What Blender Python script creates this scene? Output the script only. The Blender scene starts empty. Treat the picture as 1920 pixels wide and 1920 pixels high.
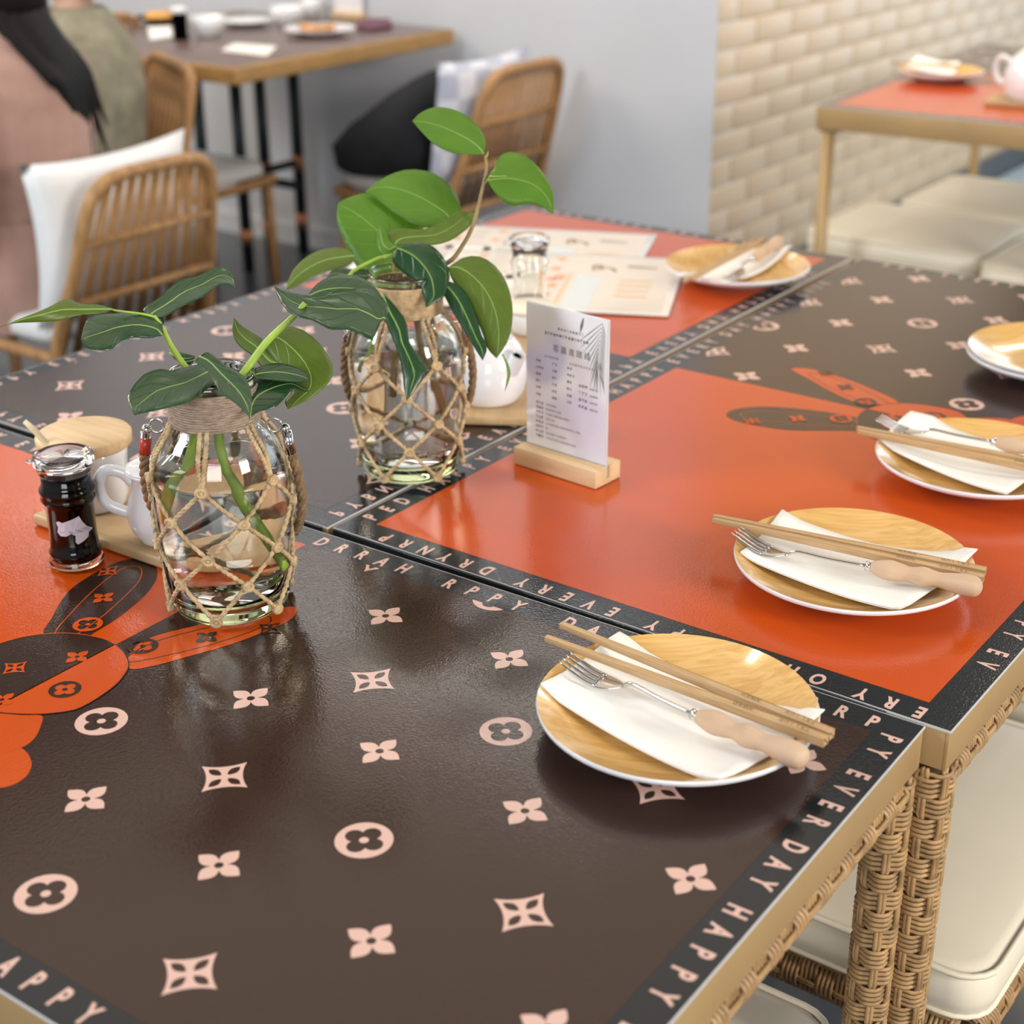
import bpy, bmesh, math, random
from mathutils import Vector, Matrix
random.seed(7)
PI = math.pi
SC = bpy.context.scene
COL = SC.collection
# ------------------------------------------------------------------ camera
TZ = 0.80                       # height of the dining table tops
CAMZ = 1.42
CAM_R = Vector((0.81027225, 0.5860101, -0.00714503))
CAM_U = Vector((-0.23739973, 0.33934893, 0.91021079))
CAM_F = Vector((-0.53581737, 0.73582231, -0.41408365))
FPX = 2902.4977
cd = bpy.data.cameras.new('camera'); cam = bpy.data.objects.new('camera', cd); COL.objects.link(cam)
cd.sensor_width = 36.0; cd.lens = 36.0 * FPX / 1920.0; cd.clip_start = 0.02; cd.clip_end = 60
m = Matrix.Identity(4)
for i in range(3):
    m[i][0] = CAM_R[i]; m[i][1] = CAM_U[i]; m[i][2] = -CAM_F[i]
m[0][3], m[1][3], m[2][3] = 0, 0, CAMZ
cam.matrix_world = m
cd.dof.use_dof = True; cd.dof.focus_distance = 1.27; cd.dof.aperture_fstop = 5.6
SC.camera = cam
# ------------------------------------------------------------------ world, lamps, exposure
SC.view_settings.view_transform = 'Standard'; SC.view_settings.look = 'None'
SC.view_settings.gamma = 1.0; SC.view_settings.use_curve_mapping = False
SC.view_settings.exposure = -0.08
W = bpy.data.worlds.new('world'); SC.world = W; W.use_nodes = True
W.node_tree.nodes['Background'].inputs[0].default_value = (0.75, 0.85, 1.0, 1)
W.node_tree.nodes['Background'].inputs[1].default_value = 0.6
def area(name, loc, target, sx, sy, power, color):
    l = bpy.data.lights.new(name, 'AREA'); l.shape = 'RECTANGLE'; l.size = sx; l.size_y = sy
    l.energy = power; l.color = color
    o = bpy.data.objects.new(name, l); COL.objects.link(o); o.location = loc
    d = Vector(target) - Vector(loc); o.rotation_euler = d.to_track_quat('-Z', 'Y').to_euler()
    return o
def spot(name, loc, target, power, color, deg, blend=0.5, rad=0.04):
    l = bpy.data.lights.new(name, 'SPOT'); l.energy = power; l.color = color
    l.spot_size = math.radians(deg); l.spot_blend = blend; l.shadow_soft_size = rad
    o = bpy.data.objects.new(name, l); COL.objects.link(o); o.location = loc
    d = Vector(target) - Vector(loc); o.rotation_euler = d.to_track_quat('-Z', 'Y').to_euler()
    return o
WARM = (1.0, 0.86, 0.68); NEUT = (1.0, 0.94, 0.86); DAY = (0.72, 0.86, 1.0)
area('daylight_window', (1.0, 7.35, 1.5), (1.0, 0, 1.3), 5.6, 2.4, 120, DAY)
area('fill_over_tables', (-0.75, 0.85, 2.76), (-0.75, 0.9, 0), 0.9, 0.9, 3, NEUT)  # added overhead fill, placed so its glare misses the mats
area('ceiling_haze_panel', (-2.0, 2.45, 2.80), (-2.0, 2.45, 0), 2.6, 2.2, 16, (1.0, 0.83, 0.66))  # added panel standing in for a bright ceiling, mirrored as haze in the mats
area('fill_front', (0.9, -1.5, 1.75), (-0.8, 1.2, 0.9), 1.3, 1.1, 41, (0.95, 0.97, 1.0))  # unseen fill added behind the camera for upright faces
area('fill_right', (2.5, 1.0, 1.9), (-0.4, 1.2, 0.5), 1.0, 1.0, 98, NEUT)  # unseen fill added to brighten the gold edges and cushions
area('fill_side', (-2.7, -0.8, 2.5), (-2.7, 2.3, 0.5), 1.2, 1.2, 95, (0.86, 0.93, 1.0))  # unseen fill added for the dim chairs, cool like daylight from the left
area('wall_washer', (-3.7, 3.45, 2.74), (-3.7, 3.97, 1.3), 3.2, 0.2, 29, (1.0, 0.94, 0.87))
area('fill_left', (-4.6, 1.3, 2.76), (-4.2, 1.4, 0), 1.6, 1.6, 75, WARM)  # unseen panel added to give the left side its haze
area('brick_fill', (-0.9, 5.0, 2.74), (-2.17, 5.0, 0.6), 2.6, 0.3, 50, WARM)  # unseen light added only to brighten the brick wall
spot('track_spot_back', (-1.50, 1.15, 2.76), (-0.75, 1.0, 0.8), 13, WARM, 75, 0.7, 0.035)
spot('track_spot_left', (-3.3, 1.25, 2.35), (-0.65, 1.0, 0.8), 66, WARM, 55, 0.6, 0.035)
spot('track_spot_right', (0.5, 2.6, 2.7), (-0.7, 1.6, 0.8), 14, WARM, 70, 0.6, 0.04)
spot('track_spot_far', (-0.7, 3.1, 2.7), (-1.4, 4.1, 0.5), 55, NEUT, 80, 0.6, 0.05)
# ------------------------------------------------------------------ helpers
def ray(x, y):
    return CAM_F * FPX + CAM_R * (x - 960) - CAM_U * (y - 960)
def pz(x, y, z):                 # photograph pixel -> point at height z
    v = ray(x, y); t = (z - CAMZ) / v.z
    return Vector((v.x * t, v.y * t, z))
def pd(x, y, d):                 # photograph pixel -> point at distance d along the optical axis
    v = ray(x, y) / FPX * d
    return Vector((v.x, v.y, v.z + CAMZ))
def depth(p):
    return (Vector(p) - Vector((0, 0, CAMZ))).dot(CAM_F)

def link(name, me, mats=None, parent=None):
    o = bpy.data.objects.new(name, me); COL.objects.link(o)
    if mats is not None:
        if not isinstance(mats, (list, tuple)): mats = [mats]
        me.materials.clear()
        for q in mats: me.materials.append(q)
    if parent is not None: o.parent = parent
    return o
def tag(o, label=None, cat=None, group=None, kind=None):
    if label: o['label'] = label
    if cat: o['category'] = cat
    if group: o['group'] = group
    if kind: o['kind'] = kind
    return o
def thing(name, label, cat, loc=(0, 0, 0), rz=0.0, group=None):
    o = bpy.data.objects.new(name, None); COL.objects.link(o); o.empty_display_size = 0.02
    o.location = loc; o.rotation_euler = (0, 0, rz)
    return tag(o, label, cat, group)
def dup(root, loc, rz=None, label=None, group=None):
    r = root.copy(); COL.objects.link(r); r.location = loc
    if rz is not None: r.rotation_euler = (0, 0, rz)
    if label: r['label'] = label
    if group: r['group'] = group
    for ch in list(root.children):
        c = ch.copy(); COL.objects.link(c); c.parent = r
        for g in list(ch.children):
            d = g.copy(); COL.objects.link(d); d.parent = c
    return r

class MB:                        # collects shapes, links them as ONE mesh object
    def __init__(self): self.bm = bmesh.new(); self.mi = 0
    def vf(self, verts, faces, mi=None, smooth=False):
        vs = [self.bm.verts.new(v) for v in verts]
        for f in faces:
            try:
                ff = self.bm.faces.new([vs[i] for i in f]); ff.material_index = self.mi if mi is None else mi; ff.smooth = smooth
            except ValueError: pass
        return vs
    def box(self, lo, hi, M=None, bev=0.0):
        x0, y0, z0 = lo; x1, y1, z1 = hi
        if bev <= 0:
            vs = [(x0,y0,z0),(x1,y0,z0),(x1,y1,z0),(x0,y1,z0),(x0,y0,z1),(x1,y0,z1),(x1,y1,z1),(x0,y1,z1)]
            fs = [(0,3,2,1),(4,5,6,7),(0,1,5,4),(1,2,6,5),(2,3,7,6),(3,0,4,7)]
            if M: vs = [M @ Vector(v) for v in vs]
            self.vf(vs, fs); return
        b = bmesh.new()
        bmesh.ops.create_cube(b, size=1.0)
        for v in b.verts: v.co = Vector(((x0+x1)/2 + v.co.x*(x1-x0), (y0+y1)/2 + v.co.y*(y1-y0), (z0+z1)/2 + v.co.z*(z1-z0)))
        bmesh.ops.bevel(b, geom=list(b.edges), offset=bev, segments=3, profile=0.5, affect='EDGES', clamp_overlap=True)
        self.take(b, M, True)
    def take(self, b, M=None, smooth=False):
        b.verts.index_update()
        vs = [(M @ v.co) if M else v.co.copy() for v in b.verts]
        self.vf(vs, [[v.index for v in f.verts] for f in b.faces], smooth=smooth); b.free()
    def lathe(self, prof, n=32, M=None, smooth=True, closed=False):
        vs = []; fs = []; k = len(prof)
        for i in range(n):
            a = 2*PI*i/n
            for r, z in prof:
                p = Vector((r*math.cos(a), r*math.sin(a), z)); vs.append(M @ p if M else p)
        for i in range(n):
            j = (i+1) % n
            for q in range(k if closed else k-1):
                q2 = (q+1) % k
                fs.append((i*k+q, j*k+q, j*k+q2, i*k+q2))
        self.vf(vs, fs, smooth=smooth)
    def tube(self, pts, r, n=8, caps=True, smooth=True, flat=None):
        pts = [Vector(p) for p in pts]; N = len(pts)
        rr = r if isinstance(r, (list, tuple)) else [r]*N
        ref = Vector((0, 0, 1)); vs = []; prevn = None
        for i in range(N):
            t = (pts[min(i+1, N-1)] - pts[max(i-1, 0)])
            if t.length < 1e-9: t = Vector((0, 0, 1))
            t.normalize()
            if prevn is None:
                nn = t.cross(ref)
                if nn.length < 1e-3: nn = t.cross(Vector((1, 0, 0)))
            else: nn = prevn - t * prevn.dot(t)
            nn.normalize(); prevn = nn; b = t.cross(nn)
            for k in range(n):
                a = 2*PI*k/n
                vs.append(pts[i] + (nn*math.cos(a) + b*math.sin(a)*(flat or 1.0))*rr[i])
        fs = [(i*n+k, i*n+(k+1) % n, (i+1)*n+(k+1) % n, (i+1)*n+k) for i in range(N-1) for k in range(n)]
        if caps: fs += [tuple(range(n-1, -1, -1)), tuple((N-1)*n+k for k in range(n))]
        self.vf(vs, fs, smooth=smooth)
    def ball(self, c, r, n=10, s=(1, 1, 1)):
        prof = [(math.sin(PI*i/n)*r, -math.cos(PI*i/n)*r) for i in range(n+1)]
        prof[0] = (1e-5, -r); prof[-1] = (1e-5, r)
        M = Matrix.Translation(Vector(c)) @ Matrix.Diagonal((s[0], s[1], s[2], 1))
        self.lathe(prof, n+4, M)
    def loft(self, rings, smooth=True, caps=True):       # rings: lists of equally many points
        n = len(rings[0]); vs = [p for r in rings for p in r]
        fs = [(i*n+k, i*n+(k+1) % n, (i+1)*n+(k+1) % n, (i+1)*n+k) for i in range(len(rings)-1) for k in range(n)]
        if caps: fs += [tuple(range(n-1, -1, -1)), tuple((len(rings)-1)*n+k for k in range(n))]
        self.vf(vs, fs, smooth=smooth)
    def mesh(self, name):
        bmesh.ops.recalc_face_normals(self.bm, faces=list(self.bm.faces))
        me = bpy.data.meshes.new(name); self.bm.to_mesh(me); self.bm.free(); return me
    def build(self, name, mats, parent=None):
        return link(name, self.mesh(name), mats, parent)
def catmull(pts, n):
    P = [Vector(p) for p in pts]; P = [P[0]*2-P[1]] + P + [P[-1]*2-P[-2]]; out = []
    segs = len(P)-3
    for i in range(n+1):
        u = i/n*segs; k = min(int(u), segs-1); t = u-k
        a, b, c, d = P[k:k+4]
        out.append(0.5*((2*b)+(c-a)*t+(2*a-5*b+4*c-d)*t*t+(3*b-a-3*c+d)*t**3))
    return out
def flat_curve(loops):           # filled 2D shapes, even-odd holes -> mesh data in the xy plane
    cu = bpy.data.curves.new('print', 'CURVE'); cu.dimensions = '2D'; cu.fill_mode = 'BOTH'
    for lp in loops:
        s = cu.splines.new('POLY'); s.points.add(len(lp)-1)
        for p, q in zip(s.points, lp): p.co = (q[0], q[1], 0, 1)
        s.use_cyclic_u = True
    o = bpy.data.objects.new('print', cu); me = bpy.data.meshes.new_from_object(o)
    vs = [v.co.copy() for v in me.vertices]; fs = [tuple(p.vertices) for p in me.polygons]
    bpy.data.objects.remove(o); bpy.data.curves.remove(cu); bpy.data.meshes.remove(me)
    return vs, fs
_gl = {}
def glyph(ch, bold=0.035):
    if (ch, bold) not in _gl:
        cu = bpy.data.curves.new('glyph', 'FONT'); cu.body = ch; cu.size = 1.0; cu.align_x = 'CENTER'; cu.offset = bold; cu.resolution_u = 3
        o = bpy.data.objects.new('glyph', cu); me = bpy.data.meshes.new_from_object(o)
        _gl[(ch, bold)] = ([v.co.copy() for v in me.vertices], [tuple(p.vertices) for p in me.polygons])
        bpy.data.objects.remove(o); bpy.data.curves.remove(cu); bpy.data.meshes.remove(me)
    return _gl[(ch, bold)]
def put_glyph(mb, ch, M, h, cond=0.78, bold=0.025):
    vs, fs = glyph(ch, bold); s = h/0.70
    mb.vf([M @ Vector((v.x*s*cond, v.y*s - h/2, 0)) for v in vs], fs)

# ------------------------------------------------------------------ materials
def mat(name, col, rough=0.5, metal=0.0, spec=0.5, var=0.0, vscale=8.0, stretch=(1, 1, 1), bump=None, trans=0.0, ior=1.45, coat=0.0, sss=0.0, sheen=0.0, space='Object'):
    M = bpy.data.materials.new(name); M.use_nodes = True; nt = M.node_tree; N = nt.nodes; L = nt.links
    b = N['Principled BSDF']; b.inputs['Base Color'].default_value = (*col, 1); b.inputs['Roughness'].default_value = rough
    b.inputs['Metallic'].default_value = metal; b.inputs['Specular IOR Level'].default_value = spec
    b.inputs['Transmission Weight'].default_value = trans; b.inputs['IOR'].default_value = ior
    b.inputs['Coat Weight'].default_value = coat; b.inputs['Coat Roughness'].default_value = 0.08
    b.inputs['Sheen Weight'].default_value = sheen
    if sss: b.inputs['Subsurface Weight'].default_value = sss; b.inputs['Subsurface Radius'].default_value = (0.01, 0.006, 0.003)
    tc = N.new('ShaderNodeTexCoord'); mp = N.new('ShaderNodeMapping'); mp.inputs['Scale'].default_value = stretch
    L.new(tc.outputs[space], mp.inputs['Vector'])
    if var:
        n = N.new('ShaderNodeTexNoise'); n.inputs['Scale'].default_value = vscale; n.inputs['Detail'].default_value = 5
        L.new(mp.outputs[0], n.inputs['Vector'])
        mx = N.new('ShaderNodeMix'); mx.data_type = 'RGBA'
        mx.inputs[6].default_value = (*[c*(1-var) for c in col], 1); mx.inputs[7].default_value = (*[min(1, c*(1+var)) for c in col], 1)
        rp = N.new('ShaderNodeMapRange'); rp.inputs[1].default_value = 0.3; rp.inputs[2].default_value = 0.7
        L.new(n.outputs['Fac'], rp.inputs[0]); L.new(rp.outputs[0], mx.inputs[0]); L.new(mx.outputs[2], b.inputs['Base Color'])
    if bump:
        sc, dist = bump[:2]
        n2 = N.new('ShaderNodeTexNoise'); n2.inputs['Scale'].default_value = sc; n2.inputs['Detail'].default_value = 3
        L.new(mp.outputs[0], n2.inputs['Vector'])
        bp = N.new('ShaderNodeBump'); bp.inputs['Strength'].default_value = bump[2] if len(bump) > 2 else 0.6; bp.inputs['Distance'].default_value = dist
        L.new(n2.outputs['Fac'], bp.inputs['Height']); L.new(bp.outputs[0], b.inputs['Normal'])
    return M
def leather(name, col, rough=0.12):
    M = mat(name, col, rough, spec=0.6); nt = M.node_tree; N = nt.nodes; L = nt.links; b = N['Principled BSDF']
    tc = N.new('ShaderNodeTexCoord')
    v = N.new('ShaderNodeTexVoronoi'); v.inputs['Scale'].default_value = 620; v.feature = 'SMOOTH_F1'; v.inputs['Smoothness'].default_value = 0.6
    n = N.new('ShaderNodeTexNoise'); n.inputs['Scale'].default_value = 420; n.inputs['Detail'].default_value = 2
    L.new(tc.outputs['Object'], v.inputs['Vector']); L.new(tc.outputs['Object'], n.inputs['Vector'])
    ad = N.new('ShaderNodeMath'); ad.operation = 'ADD'; L.new(v.outputs['Distance'], ad.inputs[0]); L.new(n.outputs['Fac'], ad.inputs[1])
    bp = N.new('ShaderNodeBump'); bp.inputs['Strength'].default_value = 0.15; bp.inputs['Distance'].default_value = 0.0005
    L.new(ad.outputs[0], bp.inputs['Height']); L.new(bp.outputs[0], b.inputs['Normal'])
    return M
def wood(name, c0, c1, scale=18.0, stretch=(1, 8, 8), rough=0.45, coat=0.0, space='Object', detail=4, distort=0.6):
    M = mat(name, c0, rough, coat=coat, stretch=stretch, space=space); nt = M.node_tree; N = nt.nodes; L = nt.links; b = N['Principled BSDF']
    mp = [x for x in N if x.type == 'MAPPING'][0]
    n = N.new('ShaderNodeTexNoise'); n.inputs['Scale'].default_value = scale; n.inputs['Detail'].default_value = detail; n.inputs['Distortion'].default_value = distort
    L.new(mp.outputs[0], n.inputs['Vector'])
    cr = N.new('ShaderNodeValToRGB'); e = cr.color_ramp.elements
    e[0].position = 0.32; e[0].color = (*c1, 1); e[1].position = 0.62; e[1].color = (*c0, 1)
    L.new(n.outputs['Fac'], cr.inputs[0]); L.new(cr.outputs[0], b.inputs['Base Color'])
    return M
def leafmat(name, top, trans_col, rough=0.35, tw=0.35):
    M = bpy.data.materials.new(name); M.use_nodes = True; nt = M.node_tree; N = nt.nodes; L = nt.links
    b = N['Principled BSDF']; b.inputs['Roughness'].default_value = rough; b.inputs['Specular IOR Level'].default_value = 0.55
    uv = N.new('ShaderNodeUVMap'); sp = N.new('ShaderNodeSeparateXYZ'); L.new(uv.outputs[0], sp.inputs[0])
    def mth(op, a, c):
        q = N.new('ShaderNodeMath'); q.operation = op
        for i, w in enumerate((a, c)):
            if w is None: continue
            if isinstance(w, (int, float)): q.inputs[i].default_value = w
            else: L.new(w, q.inputs[i])
        return q.outputs[0]
    av = mth('ABSOLUTE', mth('SUBTRACT', sp.outputs[1], 0.5), None)
    ph = mth('SUBTRACT', mth('MULTIPLY', sp.outputs[0], 7.0), mth('MULTIPLY', av, 4.0))
    tri = mth('ABSOLUTE', mth('SUBTRACT', mth('FRACT', ph, None), 0.5), None)      # 0 at a vein
    vein = N.new('ShaderNodeMapRange'); vein.inputs[1].default_value = 0.0; vein.inputs[2].default_value = 0.07; vein.inputs[3].default_value = 1.0; vein.inputs[4].default_value = 0.0
    L.new(tri, vein.inputs[0])
    tc = N.new('ShaderNodeTexCoord'); nz = N.new('ShaderNodeTexNoise'); nz.inputs['Scale'].default_value = 45; L.new(tc.outputs['Object'], nz.inputs['Vector'])
    mx = N.new('ShaderNodeMix'); mx.data_type = 'RGBA'; mx.inputs[6].default_value = (*[c*0.8 for c in top], 1); mx.inputs[7].default_value = (*[c*1.2 for c in top], 1)
    L.new(nz.outputs['Fac'], mx.inputs[0])
    m2 = N.new('ShaderNodeMix'); m2.data_type = 'RGBA'; m2.inputs[7].default_value = (top[0]*1.5+.02, top[1]*1.3+.03, top[2]*1.4+.01, 1)
    L.new(mx.outputs[2], m2.inputs[6]); L.new(mth('MULTIPLY', vein.outputs[0], 0.28), m2.inputs[0])
    L.new(m2.outputs[2], b.inputs['Base Color'])
    bp = N.new('ShaderNodeBump'); bp.inputs['Strength'].default_value = 0.35; bp.inputs['Distance'].default_value = 0.0012
    L.new(mth('SUBTRACT', 1.0, mth('ADD', vein.outputs[0], mth('MULTIPLY', nz.outputs['Fac'], 0.6))), bp.inputs['Height']); L.new(bp.outputs[0], b.inputs['Normal'])
    tr = N.new('ShaderNodeBsdfTranslucent'); tr.inputs[0].default_value = (*trans_col, 1)
    ms = N.new('ShaderNodeMixShader'); ms.inputs[0].default_value = tw
    L.new(b.outputs[0], ms.inputs[1]); L.new(tr.outputs[0], ms.inputs[2])
    L.new(ms.outputs[0], N['Material Output'].inputs[0])
    return M
K = {}
K['brown'] = leather('brown_leatherette', (0.032, 0.0145, 0.0100))
K['orange'] = leather('orange_leatherette', (0.52, 0.068, 0.0035))
K['black'] = leather('black_leatherette', (0.008, 0.012, 0.016))
K['pink'] = leather('pink_print', (0.66, 0.43, 0.36))
K['gold'] = mat('gold_painted_metal', (0.46, 0.30, 0.135), 0.42, 0.2, var=0.06)
K['white_edge'] = mat('pale_mat_edge', (0.55, 0.55, 0.55), 0.5)
K['wicker'] = mat('wicker_strand', (0.40, 0.245, 0.11), 0.42, var=0.35, vscale=60, stretch=(1, 1, 1))
K['wicker_core'] = mat('wicker_core', (0.06, 0.035, 0.015), 0.8)
K['rattan'] = mat('rattan_cane', (0.40, 0.215, 0.085), 0.5, var=0.3, vscale=14, stretch=(6, 6, 1))
K['cream'] = mat('cream_leatherette', (0.84, 0.76, 0.60), 0.42, var=0.03, bump=(300, 0.0004, 0.3))
K['white_cloth'] = mat('white_cloth', (0.80, 0.80, 0.80), 0.85, bump=(40, 0.004, 0.4), sheen=0.2)
K['black_metal'] = mat('black_pipe', (0.012, 0.016, 0.02), 0.4, 0.3)
K['copper'] = mat('copper_joint', (0.55, 0.24, 0.12), 0.4, 0.8)
K['chrome'] = mat('chrome', (0.75, 0.75, 0.76), 0.12, 1.0)
K['steel'] = mat('polished_steel', (0.62, 0.60, 0.58), 0.16, 1.0)
K['ceramic'] = mat('white_glazed_ceramic', (0.82, 0.82, 0.84), 0.10, coat=0.5)
K['napkin'] = mat('white_paper', (0.88, 0.86, 0.81), 0.9, bump=(120, 0.0005, 0.3))
K['beech'] = wood('pale_beech', (0.72, 0.52, 0.30), (0.60, 0.40, 0.21), 10, (1, 9, 9), 0.5)
K['board'] = wood('bamboo_board', (0.50, 0.33, 0.17), (0.42, 0.27, 0.13), 8, (1, 12, 12), 0.45)
K['plate_wood'] = wood('bamboo_pattern_glaze', (0.73, 0.455, 0.16), (0.60, 0.32, 0.08), 5, (1.0, 34, 34), 0.22, coat=0.6, detail=6, distort=0.8)
K['plate_white'] = mat('white_melamine', (0.78, 0.77, 0.80), 0.25, coat=0.3)
K['stick'] = wood('brown_chopstick', (0.56, 0.37, 0.19), (0.44, 0.27, 0.12), 16, (1.5, 30, 30), 0.45)
K['handle'] = wood('pale_handle', (0.60, 0.42, 0.28), (0.54, 0.36, 0.23), 12, (1, 6, 6), 0.6)
K['ink'] = mat('dark_ink', (0.05, 0.045, 0.05), 0.6)
K['burn'] = mat('burnt_engraving', (0.10, 0.05, 0.02), 0.7)
K['jute'] = mat('jute_twine', (0.50, 0.36, 0.20), 0.95, var=0.35, vscale=120, bump=(500, 0.001, 0.8))
K['jute_grey'] = mat('grey_jute_wrap', (0.36, 0.27, 0.20), 0.95, var=0.35, vscale=160, stretch=(1, 1, 5), bump=(500, 0.001, 0.8))
K['rope'] = mat('brown_rope', (0.24, 0.15, 0.075), 0.95, var=0.35, vscale=120, bump=(500, 0.001, 0.8))
K['glass'] = mat('clear_glass', (0.97, 0.985, 0.96), 0.0, trans=1.0, ior=1.46)
K['thick_glass'] = mat('greenish_thick_glass', (0.985, 0.99, 0.975), 0.0, trans=1.0, ior=1.5)
va = K['thick_glass'].node_tree.nodes.new('ShaderNodeVolumeAbsorption'); va.inputs['Color'].default_value = (0.84, 0.88, 0.66, 1); va.inputs['Density'].default_value = 26
K['thick_glass'].node_tree.links.new(va.outputs[0], K['thick_glass'].node_tree.nodes['Material Output'].inputs['Volume'])
K['water'] = mat('water', (0.99, 0.99, 0.975), 0.0, trans=1.0, ior=1.333)
K['acrylic'] = mat('clear_acrylic', (0.86, 0.88, 0.90), 0.05, trans=0.35, ior=1.45)
K['soy'] = mat('dark_soy_sauce', (0.0015, 0.0012, 0.002), 0.4, spec=0.0)
K['red'] = mat('red_enamel', (0.45, 0.04, 0.02), 0.3)
K['stem'] = mat('green_stem', (0.30, 0.44, 0.06), 0.4, var=0.25, vscale=30)
K['stem_brown'] = mat('brown_twig', (0.28, 0.19, 0.07), 0.5, var=0.25, vscale=40)
K['midrib'] = mat('pale_midrib', (0.22, 0.36, 0.08), 0.45)
K['leaf_light'] = leafmat('light_green_leaf', (0.13, 0.27, 0.025), (0.32, 0.58, 0.04), 0.4, 0.42)
K['leaf_olive'] = leafmat('olive_leaf', (0.13, 0.20, 0.025), (0.30, 0.40, 0.04), 0.4, 0.36)
K['leaf_dark'] = leafmat('dark_glossy_leaf', (0.020, 0.068, 0.022), (0.08, 0.22, 0.025), 0.27, 0.18)
K['grey_paint'] = mat('grey_wall_paint', (0.57, 0.59, 0.63), 0.6, var=0.03, vscale=3, bump=(60, 0.001, 0.2))
K['white_paint'] = mat('white_wall_paint', (0.80, 0.79, 0.77), 0.8)
K['ceiling'] = mat('grey_ceiling_paint', (0.30, 0.29, 0.28), 0.9)
K['brick'] = mat('beige_glazed_brick', (0.57, 0.43, 0.285), 0.38, var=0.05, vscale=5)
K['mortar'] = mat('beige_mortar', (0.57, 0.44, 0.30), 0.9)
K['tile'] = mat('grey_floor_tile', (0.07, 0.08, 0.095), 0.22, var=0.15, vscale=4)
K['dark_base'] = mat('dark_skirting', (0.06, 0.07, 0.08), 0.4)
K['dark_top'] = wood('dark_walnut_top', (0.17, 0.11, 0.095), (0.12, 0.075, 0.065), 5, (1, 10, 10), 0.28)
K['brown_wood'] = wood('brown_bench_wood', (0.30, 0.17, 0.075), (0.22, 0.12, 0.05), 5, (1, 10, 10), 0.5)
K['daylit_tile'] = mat('daylit_blue_tile', (0.42, 0.52, 0.58), 0.15, var=0.06, vscale=3)  # bluish daylight on the floor, put into the tile colour
# ------------------------------------------------------------------ room shell
WB = 3.97          # grey back wall plane
XB = -2.17         # brick wall plane
def slab(name, lo, hi, m):
    b = MB(); b.box(lo, hi); return tag(b.build(name, m), kind='structure')
slab('floor', (-6.2, -2.6, -0.08), (4.0, 7.5, 0.0), K['tile'])
slab('floor', (XB + 0.03, 4.62, 0.0005), (4.0, 7.3, 0.004), K['daylit_tile'])  # paler slab paints the window's daylight onto the dark floor
slab('ceiling', (-6.2, -2.6, 2.85), (4.0, 7.5, 2.95), K['ceiling'])
slab('wall_back', (-6.2, WB, 0), (XB, WB + 0.14, 2.85), K['grey_paint'])
slab('wall_left', (-6.3, -2.6, 0), (-6.2, WB + 0.14, 2.85), K['white_paint'])
slab('wall_front', (-6.3, -2.7, 0), (4.1, -2.6, 2.85), K['white_paint'])
slab('wall_side', (4.0, -2.6, 0), (4.1, 7.5, 2.85), K['white_paint'])
wr = slab('wall_right', (XB - 0.14, WB + 0.1401, 0), (XB, 7.4, 2.85), K['mortar'])
# bricks of the beige wall: each course its own row of bricks, pressed into recessed mortar
BL, BH, J = 0.232, 0.072, 0.005
def brickmesh(L):
    b = MB(); b.box((0, 0, 0), (0.012, L, BH), bev=0.003); return b.mesh('brick')
bm0 = brickmesh(BL - J); rows = []
r_ = 0; z = 0.02
while z < 1.12:
    y = WB + 0.004 - (BL/2 if r_ % 2 else 0)
    while y < 7.48:
        if y < WB:
            me = bpy.data.meshes.get('brick_half') or brickmesh(BL/2 - J); me.name = 'brick_half'; yy = WB + 0.004
        else: me = bm0; yy = y
        if yy + BL > 7.49: break
        o = bpy.data.objects.new('brick', me); COL.objects.link(o); o.parent = wr
        if not me.materials: me.materials.append(K['brick'])
        o.location = (XB - 0.0088 - random.random()*0.0008, yy, z)
        y += BL
    z += BH + J; r_ += 1
b = MB(); z2 = z; r2 = r_
while z2 < 2.8:
    y = WB + 0.004 - (BL/2 if r2 % 2 else 0)
    while y < 7.26:
        lo = max(y, WB + 0.004)
        b.box((XB - 0.004, lo, z2), (XB + 0.003, y + BL - J, min(z2 + BH, 2.84))); y += BL
    z2 += BH + J; r2 += 1
tag(b.build('upper_brick', K['brick'], wr), kind='stuff')
slab('baseboard_right', (XB, WB + 0.02, 0), (XB + 0.022, 7.3, 0.10), K['dark_base'])
slab('baseboard_back', (-6.1, WB - 0.015, 0), (XB, WB - 0.0002, 0.07), K['grey_paint'])
# glazed front at the far right end, daylight behind it
wf = slab('wall_far', (XB, 7.4, 0), (4.0, 7.5, 0.25), K['white_paint'])
slab('trim_1', (XB, 7.38, 2.62), (4.0, 7.5, 2.85), K['white_paint'])
win = MB()
for i in range(6):
    x = XB + 0.03 + i*1.2
    win.box((x, 7.40, 0.25), (x + 0.06, 7.47, 2.62))
win.box((XB, 7.40, 0.25), (4.0, 7.47, 0.30)); win.box((XB, 7.40, 2.57), (4.0, 7.47, 2.62))
wo = tag(win.build('window_1', K['dark_base']), kind='structure')
for i in range(5):
    g = MB(); x = XB + 0.09 + i*1.2; g.box((x, 7.43, 0.30), (x + 1.14, 7.438, 2.57)); g.build('pane', K['glass_pane'] if 'glass_pane' in K else K['glass'], wo)
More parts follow.
